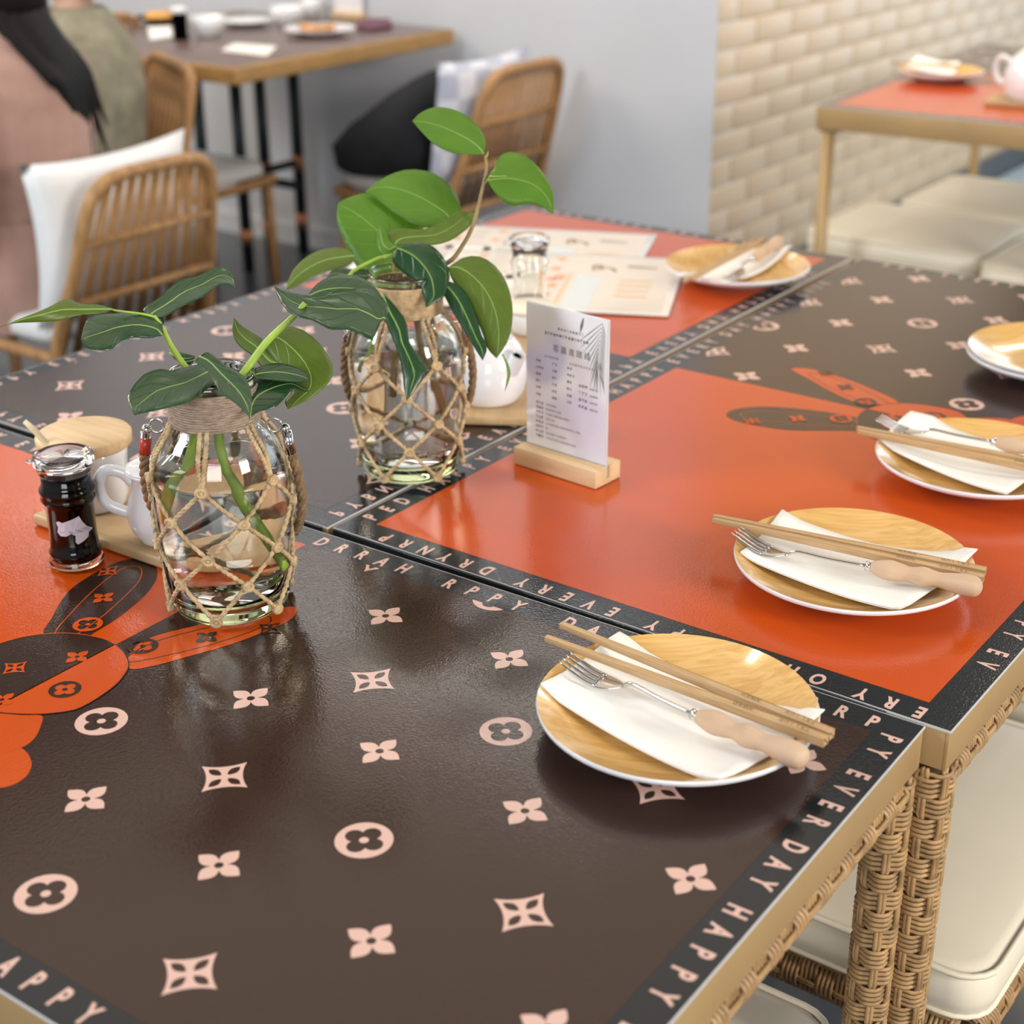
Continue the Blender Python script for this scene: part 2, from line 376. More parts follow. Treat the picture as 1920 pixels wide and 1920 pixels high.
# ------------------------------------------------------------------ printed leatherette mats
def unit_star(r, cx, cy, hole=True):
    out = []
    prof = [(0.20, 0.20), (0.34, 0.275), (0.48, 0.315), (0.62, 0.295), (0.76, 0.22), (0.9, 0.10), (1.0, 0.0)]
    for k in range(4):
        a = k*PI/2; c, s = math.cos(a), math.sin(a)
        seq = [(t, -w) for t, w in prof] + [(t, w) for t, w in prof[-2:0:-1]]
        out += [(cx + r*(t*c - w*s), cy + r*(t*s + w*c)) for t, w in seq]
    L = [out]
    if hole: L.append([(cx + r*0.17*math.cos(q*PI/8), cy + r*0.17*math.sin(q*PI/8)) for q in range(16)])
    return L
def unit_diamond(r, cx, cy):
    out = []
    for k in range(4):
        a0, a1 = k*PI/2, (k+1)*PI/2
        p0 = Vector((math.cos(a0), math.sin(a0))); p2 = Vector((math.cos(a1), math.sin(a1))); pc = (p0+p2)*0.30
        for i in range(8):
            t = i/8; p = p0*(1-t)**2 + pc*2*t*(1-t) + p2*t*t; out.append((cx + r*p.x, cy + r*p.y))
    L = [out]
    prof = [(0.16, 0.03), (0.28, 0.11), (0.42, 0.15), (0.56, 0.11), (0.70, 0.0)]
    for k in range(4):
        a = k*PI/2; c, s = math.cos(a), math.sin(a)
        seq = [(t, -w) for t, w in prof] + [(t, w) for t, w in prof[-2::-1]]
        L.append([(cx + r*(t*c - w*s), cy + r*(t*s + w*c)) for t, w in seq])
    return L
def unit_circle(r, cx, cy):
    L = [[(cx + r*math.cos(q*PI/16), cy + r*math.sin(q*PI/16)) for q in range(32)]]
    h = []
    for q in range(48):
        th = q*2*PI/48; ph = (th + PI/4) % (PI/2) - PI/4
        rr = 0.42*math.cos(ph) + math.sqrt(max(0, 0.33**2 - (0.42*math.sin(ph))**2)); h.append((cx + r*rr*math.cos(th), cy + r*rr*math.sin(th)))
    L.append(h); L.append([(cx + r*0.17*math.cos(q*PI/8), cy + r*0.17*math.sin(q*PI/8)) for q in range(16)])
    return L
def clip(poly, f):               # keep the part of a polygon where f(p) >= 0
    out = []
    for i in range(len(poly)):
        a, b = poly[i], poly[(i+1) % len(poly)]; fa, fb = f(a), f(b)
        if fa >= 0: out.append(a)
        if (fa >= 0) != (fb >= 0):
            t = fa/(fa-fb); out.append((a[0]+(b[0]-a[0])*t, a[1]+(b[1]-a[1])*t))
    return out
AC = Vector((-0.911, 0.6755, 0)); BC = Vector((-0.610, 1.559, 0)); CC = Vector((-1.2305, 1.558, 0))
def la(pts):                     # outline read off the nearest mat -> mat coordinates
    o = []
    for x, y in pts:
        g = pz(x, y, TZ); o.append((g.x - AC.x, g.y - AC.y))
    return o
def smooth(poly, n=4):
    P = poly + poly[:3]; out = []
    N = len(poly)
    for i in range(N):
        a, b, c, d = [Vector((*poly[(i+k) % N], 0)) for k in range(4)]
        for j in range(n):
            t = j/n; q = 0.5*((2*b)+(c-a)*t+(2*a-5*b+4*c-d)*t*t+(3*b-a-3*c+d)*t**3); out.append((q.x, q.y))
    return out
EAR_D = la([(85,1190),(98,1160),(128,1112),(165,1084),(205,1062),(240,1050),(272,1049),(293,1060),(297,1082),(280,1110),(250,1138),(215,1164),(180,1185),(150,1200)])
EAR_DL = la([(105,1187),(135,1150),(175,1110),(215,1078),(240,1064),(262,1063),(269,1072),(262,1092),(235,1120),(195,1155),(160,1180),(140,1190)])
EAR_O = la([(243,1255),(242,1230),(262,1207),(300,1191),(380,1172),(450,1159),(515,1145),(548,1139),(558,1146),(542,1166),(480,1193),(420,1214),(350,1233),(290,1249)])
EAR_OL = la([(243,1230),(290,1205),(370,1183),(450,1166),(500,1158),(509,1163),(500,1174),(440,1197),(350,1222),(243,1243)])
HEAD = la([(130,1188),(195,1199),(228,1219),(241,1243),(236,1262),(210,1291),(150,1328),(100,1338),(50,1340),(-10,1335),(-60,1318),(-85,1290),(-75,1258),(-40,1228),(0,1207),(60,1192)])
COLLAR = la([(-20,1338),(40,1341),(76,1342),(75,1360),(62,1385),(38,1402),(0,1410),(-50,1400),(-60,1365)])
BODY = la([(-60,1402),(-5,1397),(28,1399),(48,1412),(56,1432),(50,1450),(38,1462),(20,1472),(-10,1478),(-70,1475),(-95,1440)])
def line(name, poly, w, m, parent, z, inward=True):      # a thin printed line along a closed outline
    vs, fs = [], []; n = len(poly)
    for i in range(n):
        a, b = Vector(poly[i-1]), Vector(poly[(i+1) % n]); t = (b-a)
        if t.length < 1e-9: t = Vector((1, 0))
        t.normalize(); nn = Vector((-t.y, t.x))*w/2; p = Vector(poly[i])
        vs += [(*(p-nn), z), (*(p+nn), z)]
    fs = [(2*i, 2*((i+1) % n), 2*((i+1) % n)+1, 2*i+1) for i in range(n)]
    me = bpy.data.meshes.new(name); me.from_pydata(vs, [], fs)
    for p in me.polygons:
        if p.normal.z < 0: p.flip()
    return link(name, me, m, parent)
def decal(name, loops, m, parent, z):
    vs, fs = flat_curve(loops)
    me = bpy.data.meshes.new(name); me.from_pydata([(v[0], v[1], z) for v in vs], [], fs)
    for p in me.polygons:
        if p.normal.z < 0: p.flip()
    o = link(name, me, m, parent); return o
def print_mat(root, wid, texts, L=1.17, bw=0.0285):
    z0 = TZ; hw, hl = wid/2, L/2
    b = MB(); b.box((-hl, -hw, z0 - 0.0018), (hl, hw, z0)); sheet = b.build('table_mat', K['black'], root)
    b = MB(); e = 0.0008
    for lo, hi in (((-hl-e, -hw-e), (hl+e, -hw)), ((-hl-e, hw), (hl+e, hw+e)), ((-hl-e, -hw), (-hl, hw)), ((hl, -hw), (hl+e, hw))):
        b.box((lo[0], lo[1], z0 - 0.0019), (hi[0], hi[1], z0 - 0.0001))
    tag(b.build('cut_edge', K['white_edge'], sheet), 'pale cut edge of the mat')
    dz = 0.00012
    x0, x1, y0, y1 = -hl + bw, hl - bw, -hw + bw, hw - bw
    SPL = -0.003
    decal('brown_print', [[(SPL, y0), (x1, y0), (x1, y1), (SPL, y1)]], K['brown'], sheet, z0 + dz)
    decal('orange_print', [[(x0, y0), (SPL, y0), (SPL, y1), (x0, y1)]], K['orange'], sheet, z0 + dz)
    pos = lambda p: p[0] - SPL; neg = lambda p: SPL - p[0]
    H, Cc, Bd = smooth(HEAD), smooth(COLLAR), smooth(BODY); ED, EO = smooth(EAR_D), smooth(EAR_O)
    decal('rabbit_body_print', [clip(Bd, pos)], K['orange'], sheet, z0 + 2*dz)
    decal('rabbit_collar_print', [clip(Cc, pos)], K['orange'], sheet, z0 + 2.5*dz)
    decal('rabbit_body_print', [clip(Bd, neg)], K['brown'], sheet, z0 + 2*dz)
    decal('rabbit_ear_print', [ED], K['brown'], sheet, z0 + 3*dz); decal('rabbit_ear_print', [EO], K['orange'], sheet, z0 + 3*dz)
    line('ear_line_print', smooth(EAR_DL), 0.0010, K['orange'], sheet, z0 + 4*dz)
    line('ear_line_print', smooth(EAR_OL), 0.0010, K['brown'], sheet, z0 + 4*dz)
    decal('rabbit_head_print', [clip(H, pos)], K['orange'], sheet, z0 + 5*dz); decal('rabbit_head_print', [clip(H, neg)], K['brown'], sheet, z0 + 5*dz)
    line('head_line_print', clip(H, pos), 0.0010, K['brown'], sheet, z0 + 6*dz)
    line('head_line_print', clip(H, neg), 0.0010, K['orange'], sheet, z0 + 6*dz)
    # small printed flowers on the rabbit
    fl_o, fl_b = [], []
    for (px, py), k, sgn in (((205,1072),'D',-1), ((196,1122),'S',-1), ((166,1172),'C',-1), ((145,1233),'S',-1), ((28,1253),'D',-1), ((3,1313),'S',-1),
                             ((121,1294),'C',1), ((388,1197),'S',1), ((507,1181),'D',1), ((268,1213),'C',1)):
        g = pz(px, py, TZ); p = (g.x - AC.x, g.y - AC.y)
        (fl_o if sgn < 0 else fl_b).extend({'D': unit_diamond, 'S': unit_star, 'C': unit_circle}[k](0.0125 if k != 'S' else 0.0115, *p))
    tag(decal('rabbit_flower_print', fl_o, K['orange'], sheet, z0 + 7*dz), kind='stuff'); tag(decal('rabbit_flower_print', fl_b, K['brown'], sheet, z0 + 7*dz), kind='stuff')
    # flower monogram of the brown half (p along, s = -q across)
    loops = []
    big = ED + []
    def inside(pt, poly):
        c = False; j = len(poly)-1
        for i in range(len(poly)):
            a, d = poly[i], poly[j]
            if (a[1] > pt[1]) != (d[1] > pt[1]) and pt[0] < (d[0]-a[0])*(pt[1]-a[1])/(d[1]-a[1])+a[0]: c = not c
            j = i
        return c
    items = []
    for i in range(5):
        for j in range(-1, 5):
            items.append((0.019 + 0.1282*i, -0.192 + 0.1615*j, 'S', 0.0185))
    for j, q in enumerate((-0.268, -0.104, 0.057, 0.214)):
        for i in range(4):
            k = 'CDCD'[i] if j in (1, 2) else 'DCDD'[i]
            items.append((0.078 + 0.1285*i, q, k, 0.0195 if k == 'C' else 0.0225))
    for p, q, k, r in items:
        s = -q
        c = {'D': unit_diamond, 'S': unit_star, 'C': unit_circle}[k](r, p, s)
        if any(inside((p, s), Y) for Y in (EO, H, Cc, Bd)): 
            continue
        c2 = []
        for lp in c:
            for f in ((lambda t: t[0]-SPL), (lambda t: x1-t[0]), (lambda t: t[1]-y0), (lambda t: y1-t[1])):
                if len(lp) > 2: lp = clip(lp, f)
            if len(lp) > 2: c2.append(lp)
        loops += c2
    tag(decal('flower_print', loops, K['pink'], sheet, z0 + 1.6*dz), kind='stuff')
    mb = MB()
    for s, start, d, up, sp, gap in texts:
        d, up = Vector((*d, 0)), Vector((*up, 0)); p = Vector((*start, z0 + 2*dz))
        for ch in s:
            if ch == ' ': p = p + d*(gap - sp); continue
            M = Matrix(((d.x, up.x, 0, p.x), (d.y, up.y, 0, p.y), (0, 0, 1, p.z), (0, 0, 0, 1)))
            put_glyph(mb, ch, M, 0.0158, 0.66, 0.036); p = p + d*sp
    tag(mb.build('lettering', K['pink'], sheet), kind='stuff')
    return sheet
def to_local(root_c, rz, g):
    v = Vector((g.x - root_c.x, g.y - root_c.y)); c, s = math.cos(-rz), math.sin(-rz)
    return (v.x*c - v.y*s, v.x*s + v.y*c)

# ------------------------------------------------------------------ woven wicker
def weave(mb, r, L, warps=6, pitch=0.0046, band=4, sr=0.0021, n=30):
    # strands wound round a post along z: bands of four over one pair of uprights and under the next
    k = int(L/pitch); 
    for i in range(k):
        z = (i+0.5)*pitch; ph = (i//band) % 2
        vs = []; 
        for q in range(n):
            a = 2*PI*q/n; w = math.cos(a*warps/2 + (PI if ph else 0))
            rr = r + 0.0016*max(-1, min(1, 1.8*w))
            for t in range(5):
                b = 2*PI*t/5
                vs.append((( rr + sr*0.8*math.cos(b))*math.cos(a), (rr + sr*0.8*math.cos(b))*math.sin(a), z + sr*math.sin(b)))
        fs = [(q*5+t, ((q+1) % n)*5+t, ((q+1) % n)*5+(t+1) % 5, q*5+(t+1) % 5) for q in range(n) for t in range(5)]
        mb.vf(vs, fs, smooth=True)
    for wv in range(warps):
        for off in (-0.075, 0.075):
            a = 2*PI*wv/warps + off*0.0155/r*1.1; pts = []
            m_ = max(8, int(L/0.0046)); sgn = 1 if wv % 2 else -1
            for i in range(m_+1):
                z = L*i/m_; ph = ((z/pitch)/band) % 2
                rr = r + 0.0013*sgn*(1 if ph < 1 else -1)
                pts.append((rr*math.cos(a), rr*math.sin(a), z))
            mb.tube(pts, sr*0.95, 5, True)
_wm = {}
def wicker_post(r, L):
    key = (round(r, 4), round(L, 3))
    if key not in _wm:
        b = MB(); weave(b, r, L); me = b.mesh('wicker_weave'); me.materials.append(K['wicker'])
        c = MB(); c.lathe([(r-0.0012, 0), (r-0.0012, L)], 16); mc = c.mesh('wicker_core'); mc.materials.append(K['wicker_core'])
        _wm[key] = (me, mc)
    return _wm[key]
def add_post(name, root, r, p0, p1):
    p0, p1 = Vector(p0), Vector(p1); d = p1-p0
    me, mc = wicker_post(r, d.length)
    core = bpy.data.objects.new(name, mc); COL.objects.link(core); core.parent = root
    core.location = p0; core.rotation_mode = 'QUATERNION'; core.rotation_quaternion = d.to_track_quat('Z', 'Y')
    w = bpy.data.objects.new('woven_strands', me); COL.objects.link(w); w.parent = core; w['kind'] = 'stuff'
    return core
LR = 0.0142
def table_frame(root, wid, L=1.17, detail=True, ex=-0.0002):
    hw, hl = wid/2 + ex, L/2 + ex
    b = MB(); b.box((-hl+0.003, -hw+0.003, TZ - 0.022), (hl-0.003, hw-0.003, TZ - 0.0019)); b.build('tabletop', K['brown_wood'], root)
    for lo, hi in (((-hl, -hw), (hl, -hw+0.003)), ((-hl, hw-0.003), (hl, hw)), ((-hl, -hw+0.003), (-hl+0.003, hw-0.003)), ((hl-0.003, -hw+0.003), (hl, hw-0.003))):
        b = MB(); b.box((lo[0], lo[1], TZ - 0.036), (hi[0], hi[1], TZ - 0.0024), bev=0.0006); b.build('edge_strip', K['gold'], root)
    zr = TZ - 0.036 - LR
    e = LR + 0.0005
    for s in (-1, 1):
        add_post('side_rail', root, LR, (-hl+e, s*(hw-e), zr), (hl-e, s*(hw-e), zr))
        add_post('side_rail', root, LR, (s*(hl-e), -hw+e, zr), (s*(hl-e), hw-e, zr))
        for t in (-1, 1):
            add_post('leg', root, LR*1.06, (s*(hl-e), t*(hw-e), 0.0), (s*(hl-e), t*(hw-e), TZ - 0.037))
D1, D2 = (1, 0), (0, 1)
LT = "HAPPY EVERY DAY HAPPY EVERY DAY HAPPY EVERY DAY"
def wl(c, rz, x, y):
    return to_local(c, rz, Vector((x, y, 0)))
def gl(c, rz, px, py): return to_local(c, rz, pz(px, py, TZ))
# nearest table, brown half to the right
tA = thing('dining_table', 'nearest restaurant table, brown flower print at front and rabbit ears beside the jute jar', 'table', AC, math.radians(0.5), 'wicker tables pushed together')
print_mat(tA, 0.572, [
    ("PY EVER DAY HAPPY EVERY DAY", (0.5715, 0.932 - AC.y), (0, -1), (1, 0), 0.0226, 0.034),
    ("DRRAH RPPY DAY", (-0.905 - AC.x, 0.2705), (1, 0), (0, 1), 0.0244, 0.052), ("P", (gl(AC, 0, 1520, 1322)[0], 0.2705), (1, 0), (0, 1), 0.0264, 0.05), ("R", (gl(AC, 0, 1582, 1338)[0], 0.2705), (1, 0), (0, 1), 0.0264, 0.05), ("P", (gl(AC, 0, 1643, 1354)[0], 0.2705), (1, 0), (0, 1), 0.0264, 0.05),
    ("HAPPY EVERY DAY HAPPY", (-1.47 - AC.x, 0.2705), (1, 0), (0, 1), 0.0236, 0.04),
    ("APPY EVERY DAY HAPPY", (gl(AC, 0, 10, 1808)[0], -0.2705), (1, 0), (0, 1), 0.0236, 0.04),
    ("HAPPY EVERY DAY HAPPY", (-0.5715, -0.25), (0, 1), (-1, 0), 0.0236, 0.04)])
table_frame(tA, 0.572)
# right table
RB = math.radians(90 - 0.5)
tB = thing('dining_table', 'right-hand restaurant table, bright orange print under the two plates and acrylic sign', 'table', BC, RB, 'wicker tables pushed together')
def span(c, rz, p0, d_w, s, sp, gap): pass
print_mat(tB, 0.61, [
    ("PRNYRD YREVE YP"[::-1], (-0.5745, 0.316 - 0.0505 - 0.3315), (0, 1), (-1, 0), 0.0236, 0.0398),
    ("ERY OH", (-0.5745, gl(BC, RB, 1727, 1335)[1]), (0, 1), (-1, 0), 0.0236, 0.037),
    ("HAPPY EVERY DAY EVERY DAY HAPPY EVERY DAY HAPPY EV", (0.575, -0.2915), (-1, 0), (0, -1), 0.0236, 0.0355),
    ("PED HAPPY EVERY DAY HAPPY EVERY DAY HAPPY EVER", (-0.548, 0.2915), (1, 0), (0, 1), 0.0236, 0.037),
    ("PPY EVERY HAPPY DAY HAP", (0.5715, 0.26), (0, -1), (1, 0), 0.0246, 0.042)])
table_frame(tB, 0.61)
b = MB(); b.box((-0.5885, -0.255, TZ - 0.013), (-0.5855, 0.3045, TZ - 0.0002), bev=0.0012); b.build('folded_mat_edge', K['black'], tB)
RC = math.radians(-90)
tC = thing('dining_table', 'left-hand restaurant table, brown print near and orange print far, under the laminated menus', 'table', CC, RC, 'wicker tables pushed together')
print_mat(tC, 0.61, [
    ("PYBN HAPPY EVERY DAY HAPPY EVERY DAY HAPPY EVERY", (0.556, 0.2915), (-1, 0), (0, 1), 0.0236, 0.037),
    ("HAPPY EVERY DAY HAPPY EVERY DAY HAPPY EVERY DAY", (0.556, -0.2915), (-1, 0), (0, 1), 0.0236, 0.037),
    ("HAPPY EVERY DAY HAPPY", (0.5715, -0.27), (0, 1), (1, 0), 0.0236, 0.04),
    ("HAPPY EVERY DAY HAPPY", (-0.5715, -0.27), (0, 1), (1, 0), 0.0236, 0.04)])
table_frame(tC, 0.61)
b = MB(); b.box((0.5855, -0.3045, TZ - 0.013), (0.5885, 0.300, TZ - 0.0002), bev=0.0012); b.build('folded_mat_edge', K['black'], tC)
# ------------------------------------------------------------------ plates with napkin, chopsticks and fork
PR = 0.1015
def plate_z(r):                  # upper surface of the plate above the table
    t = min(r/PR, 1.15); return 0.0055 + 0.0185*max(0, (t-0.45)/0.55)**1.7
def plate(loc, label, group, rz=0.0):
    t = thing('dinner_plate', label, 'plate', loc, rz, group)
    n = 14
    top = [(1e-4, 0.0055)] + [(PR*i/n, plate_z(PR*i/n)) for i in range(1, n+1)]
    b = MB(); b.lathe(top + [(PR+0.0008, plate_z(PR)+0.0004)], 64); b.build('glazed_face', K['plate_wood'], t)
    b = MB(); prof = [(PR+0.0008, plate_z(PR)+0.0004), (PR+0.0016, plate_z(PR)-0.0006), (PR+0.001, plate_z(PR)-0.0035)]
    prof += [(PR*i/n, max(0.0, plate_z(PR*i/n)-0.0042)) for i in range(n-1, 7, -1)] + [(0.055, 0.0), (0.0515, 0.0), (0.0505, 0.0016), (1e-4, 0.0016)]
    b.lathe(prof, 64); b.build('white_underside', K['plate_white'], t)
    return t
def on_plate(c, p, lift):        # lay a point on the plate: height follows bowl, held up by the rim
    r = math.hypot(p.x-c.x, p.y-c.y); return c.z + max(plate_z(r), 0.0) + lift
def napkin(c, corners, label, group, sag=0.35):
    q = [pz(x, y, TZ+0.026) for x, y in corners]        # four corners round the band
    mid = sum(q, Vector())/4
    o = thing('paper_napkin', label, 'napkin', (mid.x, mid.y, c.z), 0, group)
    def surf(lift):
        vs = []; nu, nv = 18, 8
        for i in range(nu+1):
            for j in range(nv+1):
                u, v = i/nu, j/nv
                p = (q[0]*(1-u)+q[3]*u)*(1-v) + (q[1]*(1-u)+q[2]*u)*v
                r = math.hypot(p.x-c.x, p.y-c.y)
                z = plate_z(min(r, PR))
                br = 0.5 + 0.5*math.cos(PI*min(1, abs(u-0.5)*2))
                z = max(z + 0.0012, 0.0105 + 0.010*(r/PR)**2) + 0.0008*math.sin(9*v+5*u) + (0.0015*math.sin(PI*u*2+1)*v)
                vs.append(Vector((p.x-mid.x, p.y-mid.y, z + lift)))
        fs = [(i*(nv+1)+j, (i+1)*(nv+1)+j, (i+1)*(nv+1)+j+1, i*(nv+1)+j+1) for i in range(nu) for j in range(nv)]
        return vs, fs
    for nm, lift in (('paper_fold', 0.0), ('paper_fold', 0.0011)):
        b = MB(); vs, fs = surf(lift)
        if lift:
            vs = [v + Vector((0.001*math.sin(i), 0, 0.0006*math.sin(i*0.7))) for i, v in enumerate(vs)]
        b.vf(vs, fs, smooth=True); w = b.build(nm, K['napkin'], o)
        s = w.modifiers.new('thick', 'SOLIDIFY'); s.thickness = 0.0007; s.offset = 1
    return o
def stick(p0, p1, label, group, text=True):
    p0, p1 = Vector(p0), Vector(p1); d = p1-p0; L = d.length
    t = thing('chopstick', label, 'chopstick', p0, 0, group)
    t.rotation_mode = 'QUATERNION'; t.rotation_quaternion = d.to_track_quat('X', 'Z')
    b = MB(); rings = []
    for i in range(9):
        u = i/8; h = 0.0023 + (0.0039-0.0023)*min(1, u*1.25); e = 0.35 if u > 0.45 else 0.62
        ring_ = []
        for sy, sz in ((-1,-1),(1,-1),(1,1),(-1,1)):
            for k in ((1, e), (e, 1)) if sy*sz < 0 else ((e, 1), (1, e)):
                kk = 1 - (1-k[0])*0.3, 1 - (1-k[1])*0.3
                ring_.append(Vector((u*L, sy*h*kk[0], sz*h*kk[1])))
        rings.append(ring_)
    b.loft(rings, smooth=False); b.build('shaft', K['stick'], t)
    if text:
        b = MB()
        for k, ch in enumerate('DAWN  HUILRT'):
            if ch == ' ': continue
            x = L*0.70 + k*0.0042 + (0.012 if k > 5 else 0)
            M = Matrix(((-1, 0, 0, x), (0, -1, 0, 0.0), (0, 0, 1, 0.00402), (0, 0, 0, 1)))
            put_glyph(b, ch, M, 0.0040, 0.7, 0.0)
        tag(b.build('engraving', K['burn'], t), 'small dark engraved letters', kind='stuff')
    return t
def fork(head, neck, hs, end, label, group):
    # head = tine tips, neck = root of the head, hs = ferrule, end = handle end
    head, neck, hs, end = map(Vector, (head, neck, hs, end))
    t = thing('dinner_fork', label, 'fork', hs, 0, group)
    ax = (neck-head); ax.z = 0; ax.normalize(); sd = Vector((-ax.y, ax.x, 0))
    HL = (neck-head).length
    b = MB(); rel = lambda p: p - hs
    def arc(u): return head.lerp(neck, u) + Vector((0, 0, -0.0065*math.sin(PI*min(1, u*0.93)) ))
    for k in range(4):
        off = (k-1.5)*0.0057; pts = []; 
        for i in range(9):
            u = i/8*0.62; pts.append(rel(arc(u) + sd*off*(1 - 0.05*(1-u))))
        b.tube(pts, [0.0006+0.0011*min(1, i/3) for i in range(9)], 6)
    rings = []
    for i in range(11):
        u = 0.58 + 0.42*i/10; w = 0.0108*(1 - ((i/10)**2.2)*0.83); p = arc(u); th = 0.0010
        rings.append([rel(p + sd*w*math.cos(a) + Vector((0, 0, th*math.sin(a)))) for a in [2*PI*q/10 for q in range(10)]])
    b.loft(rings); b.build('fork_head', K['steel'], t)
    b = MB(); pts = catmull([rel(arc(0.97)), rel(neck.lerp(hs, 0.12) + Vector((0, 0, 0.003))), rel(neck.lerp(hs, 0.5) + Vector((0, 0, 0.001))), Vector((0, 0, 0))], 14)
    b.tube(pts, [0.0017]*15, 8); b.build('fork_neck', K['steel'], t)
    d = (end-hs).normalized()
    b = MB(); b.tube([d*-0.001, d*0.0045], [0.0042, 0.0042], 16); b.build('ferrule', K['chrome'], t)
    b = MB(); L = (end-hs).length; pts = []; rr = []
    prof = [(0.0, 0.0050), (0.06, 0.0070), (0.16, 0.0090), (0.26, 0.0078), (0.35, 0.0064), (0.46, 0.0086), (0.55, 0.0074), (0.62, 0.0066), (0.73, 0.0082), (0.84, 0.0096), (0.94, 0.0088), (0.985, 0.0052), (1.0, 0.001)]
    for u, r in prof: pts.append(d*(0.004 + u*(L-0.004))); rr.append(r*0.98)
    pts, rr = catmull(pts, 48), [v.x for v in catmull([(q, 0, 0) for q in rr], 48)]
    b.tube(pts, rr, 18); b.build('wooden_handle', K['handle'], t)
    return t
PG, NG, CG, FG = 'bamboo-print dinner plates', 'folded paper napkins on plates', 'brown chopsticks laid on plates', 'forks with pale wooden handles'
P1 = Vector((-0.475, 0.855, TZ+0.0009)); P2 = Vector((-0.472, 1.152, TZ+0.0009)); P3 = Vector((-0.466, 1.440, TZ+0.0009)); P4 = Vector((-1.010, 1.940, TZ+0.0009)); P5 = Vector((-0.508, 1.800, TZ+0.0009))
plate(P1, 'bamboo-print plate on the brown flower print, nearest of all the plates', PG, 0.65)
plate(P2, 'bamboo-print plate on bright orange print, second from the front', PG, 0.45)
plate(P3, 'bamboo-print plate on the rabbit print, third from the front, cut by the right edge', PG, 0.3)
plate(P4, 'bamboo-print plate on the far orange print beside the laminated menus', PG, 2.4)
plate(P5, 'empty bamboo-print plate at the right edge, lower of a stack of two', PG, 0.2)
plate(P5 + Vector((0.002, -0.001, 0.0062)), 'empty bamboo-print plate at the right edge, upper of a stack of two', PG, 1.1)
napkin(P1, [(1014,1283),(1160,1188),(1545,1336),(1352,1458)], 'white paper napkin folded into a band on the nearest plate', NG)
napkin(P2, [(1388,1033),(1465,960),(1832,1036),(1690,1132)], 'white paper napkin folded into a band, second plate from the front', NG)
napkin(P3, [(1650,824),(1706,775),(1990,835),(1890,912)], 'white paper napkin on the third plate, under a fork lying above the chopsticks', NG)
napkin(P4, [(1270,518),(1352,524),(1485,465),(1372,462)], 'white paper napkin on the far plate beside the menus', NG)
zs = TZ + 0.0318
def sk(a, b_, z0, z1, lab): return stick(pz(*a, z0), pz(*b_, z1), lab, CG)
sk((1052,1171), (1560,1378), zs, zs-0.0005, 'brown chopstick on the nearest plate, the one farther from the fork')
sk((1024,1196), (1549,1390), zs, zs+0.0035-0.0035, 'brown chopstick on the nearest plate, the one beside the fork')
sk((1338,969), (1848,1073), zs, zs, 'brown chopstick on the second plate from the front, far side of the pair')
sk((1337,975), (1844,1086), zs, zs, 'brown chopstick on the second plate from the front, near side of the pair')
sk((1607,803), (2046,887), zs, zs, 'brown chopstick on the third plate, far side of the pair under the fork')
sk((1609,809), (2040,899), zs, zs, 'brown chopstick on the third plate, near side of the pair')
sk((1283,527), (1420,451), zs, zs+0.004, 'brown chopstick on the far plate beside the menus, left of the pair')
sk((1296,524), (1432,448), zs, zs+0.004, 'brown chopstick on the far plate beside the menus, right of the pair')
fork(pz(1058,1231, TZ+0.0345), pz(1172,1283, TZ+0.026), pz(1300,1339, TZ+0.0305), pz(1514,1425, TZ+0.033), 'fork on the nearest plate, pale wavy wooden handle toward the table edge', FG)
fork(pz(1380,993, TZ+0.034), pz(1478,1037, TZ+0.026), pz(1626,1061, TZ+0.0295), pz(1842,1103, TZ+0.032), 'fork on the second plate from the front, lying in front of its chopsticks', FG)
fork(pz(1648,782, TZ+0.034), pz(1732,808, TZ+0.030), pz(1862,828, TZ+0.032), pz(2050,862, TZ+0.034), 'fork on the third plate, lying behind its chopsticks', FG)
fork(pz(1366,520, TZ+0.024), pz(1392,500, TZ+0.020), pz(1410,486, TZ+0.028), pz(1462,450, TZ+0.036), 'fork on the far plate beside the menus, wooden handle pointing away', FG)
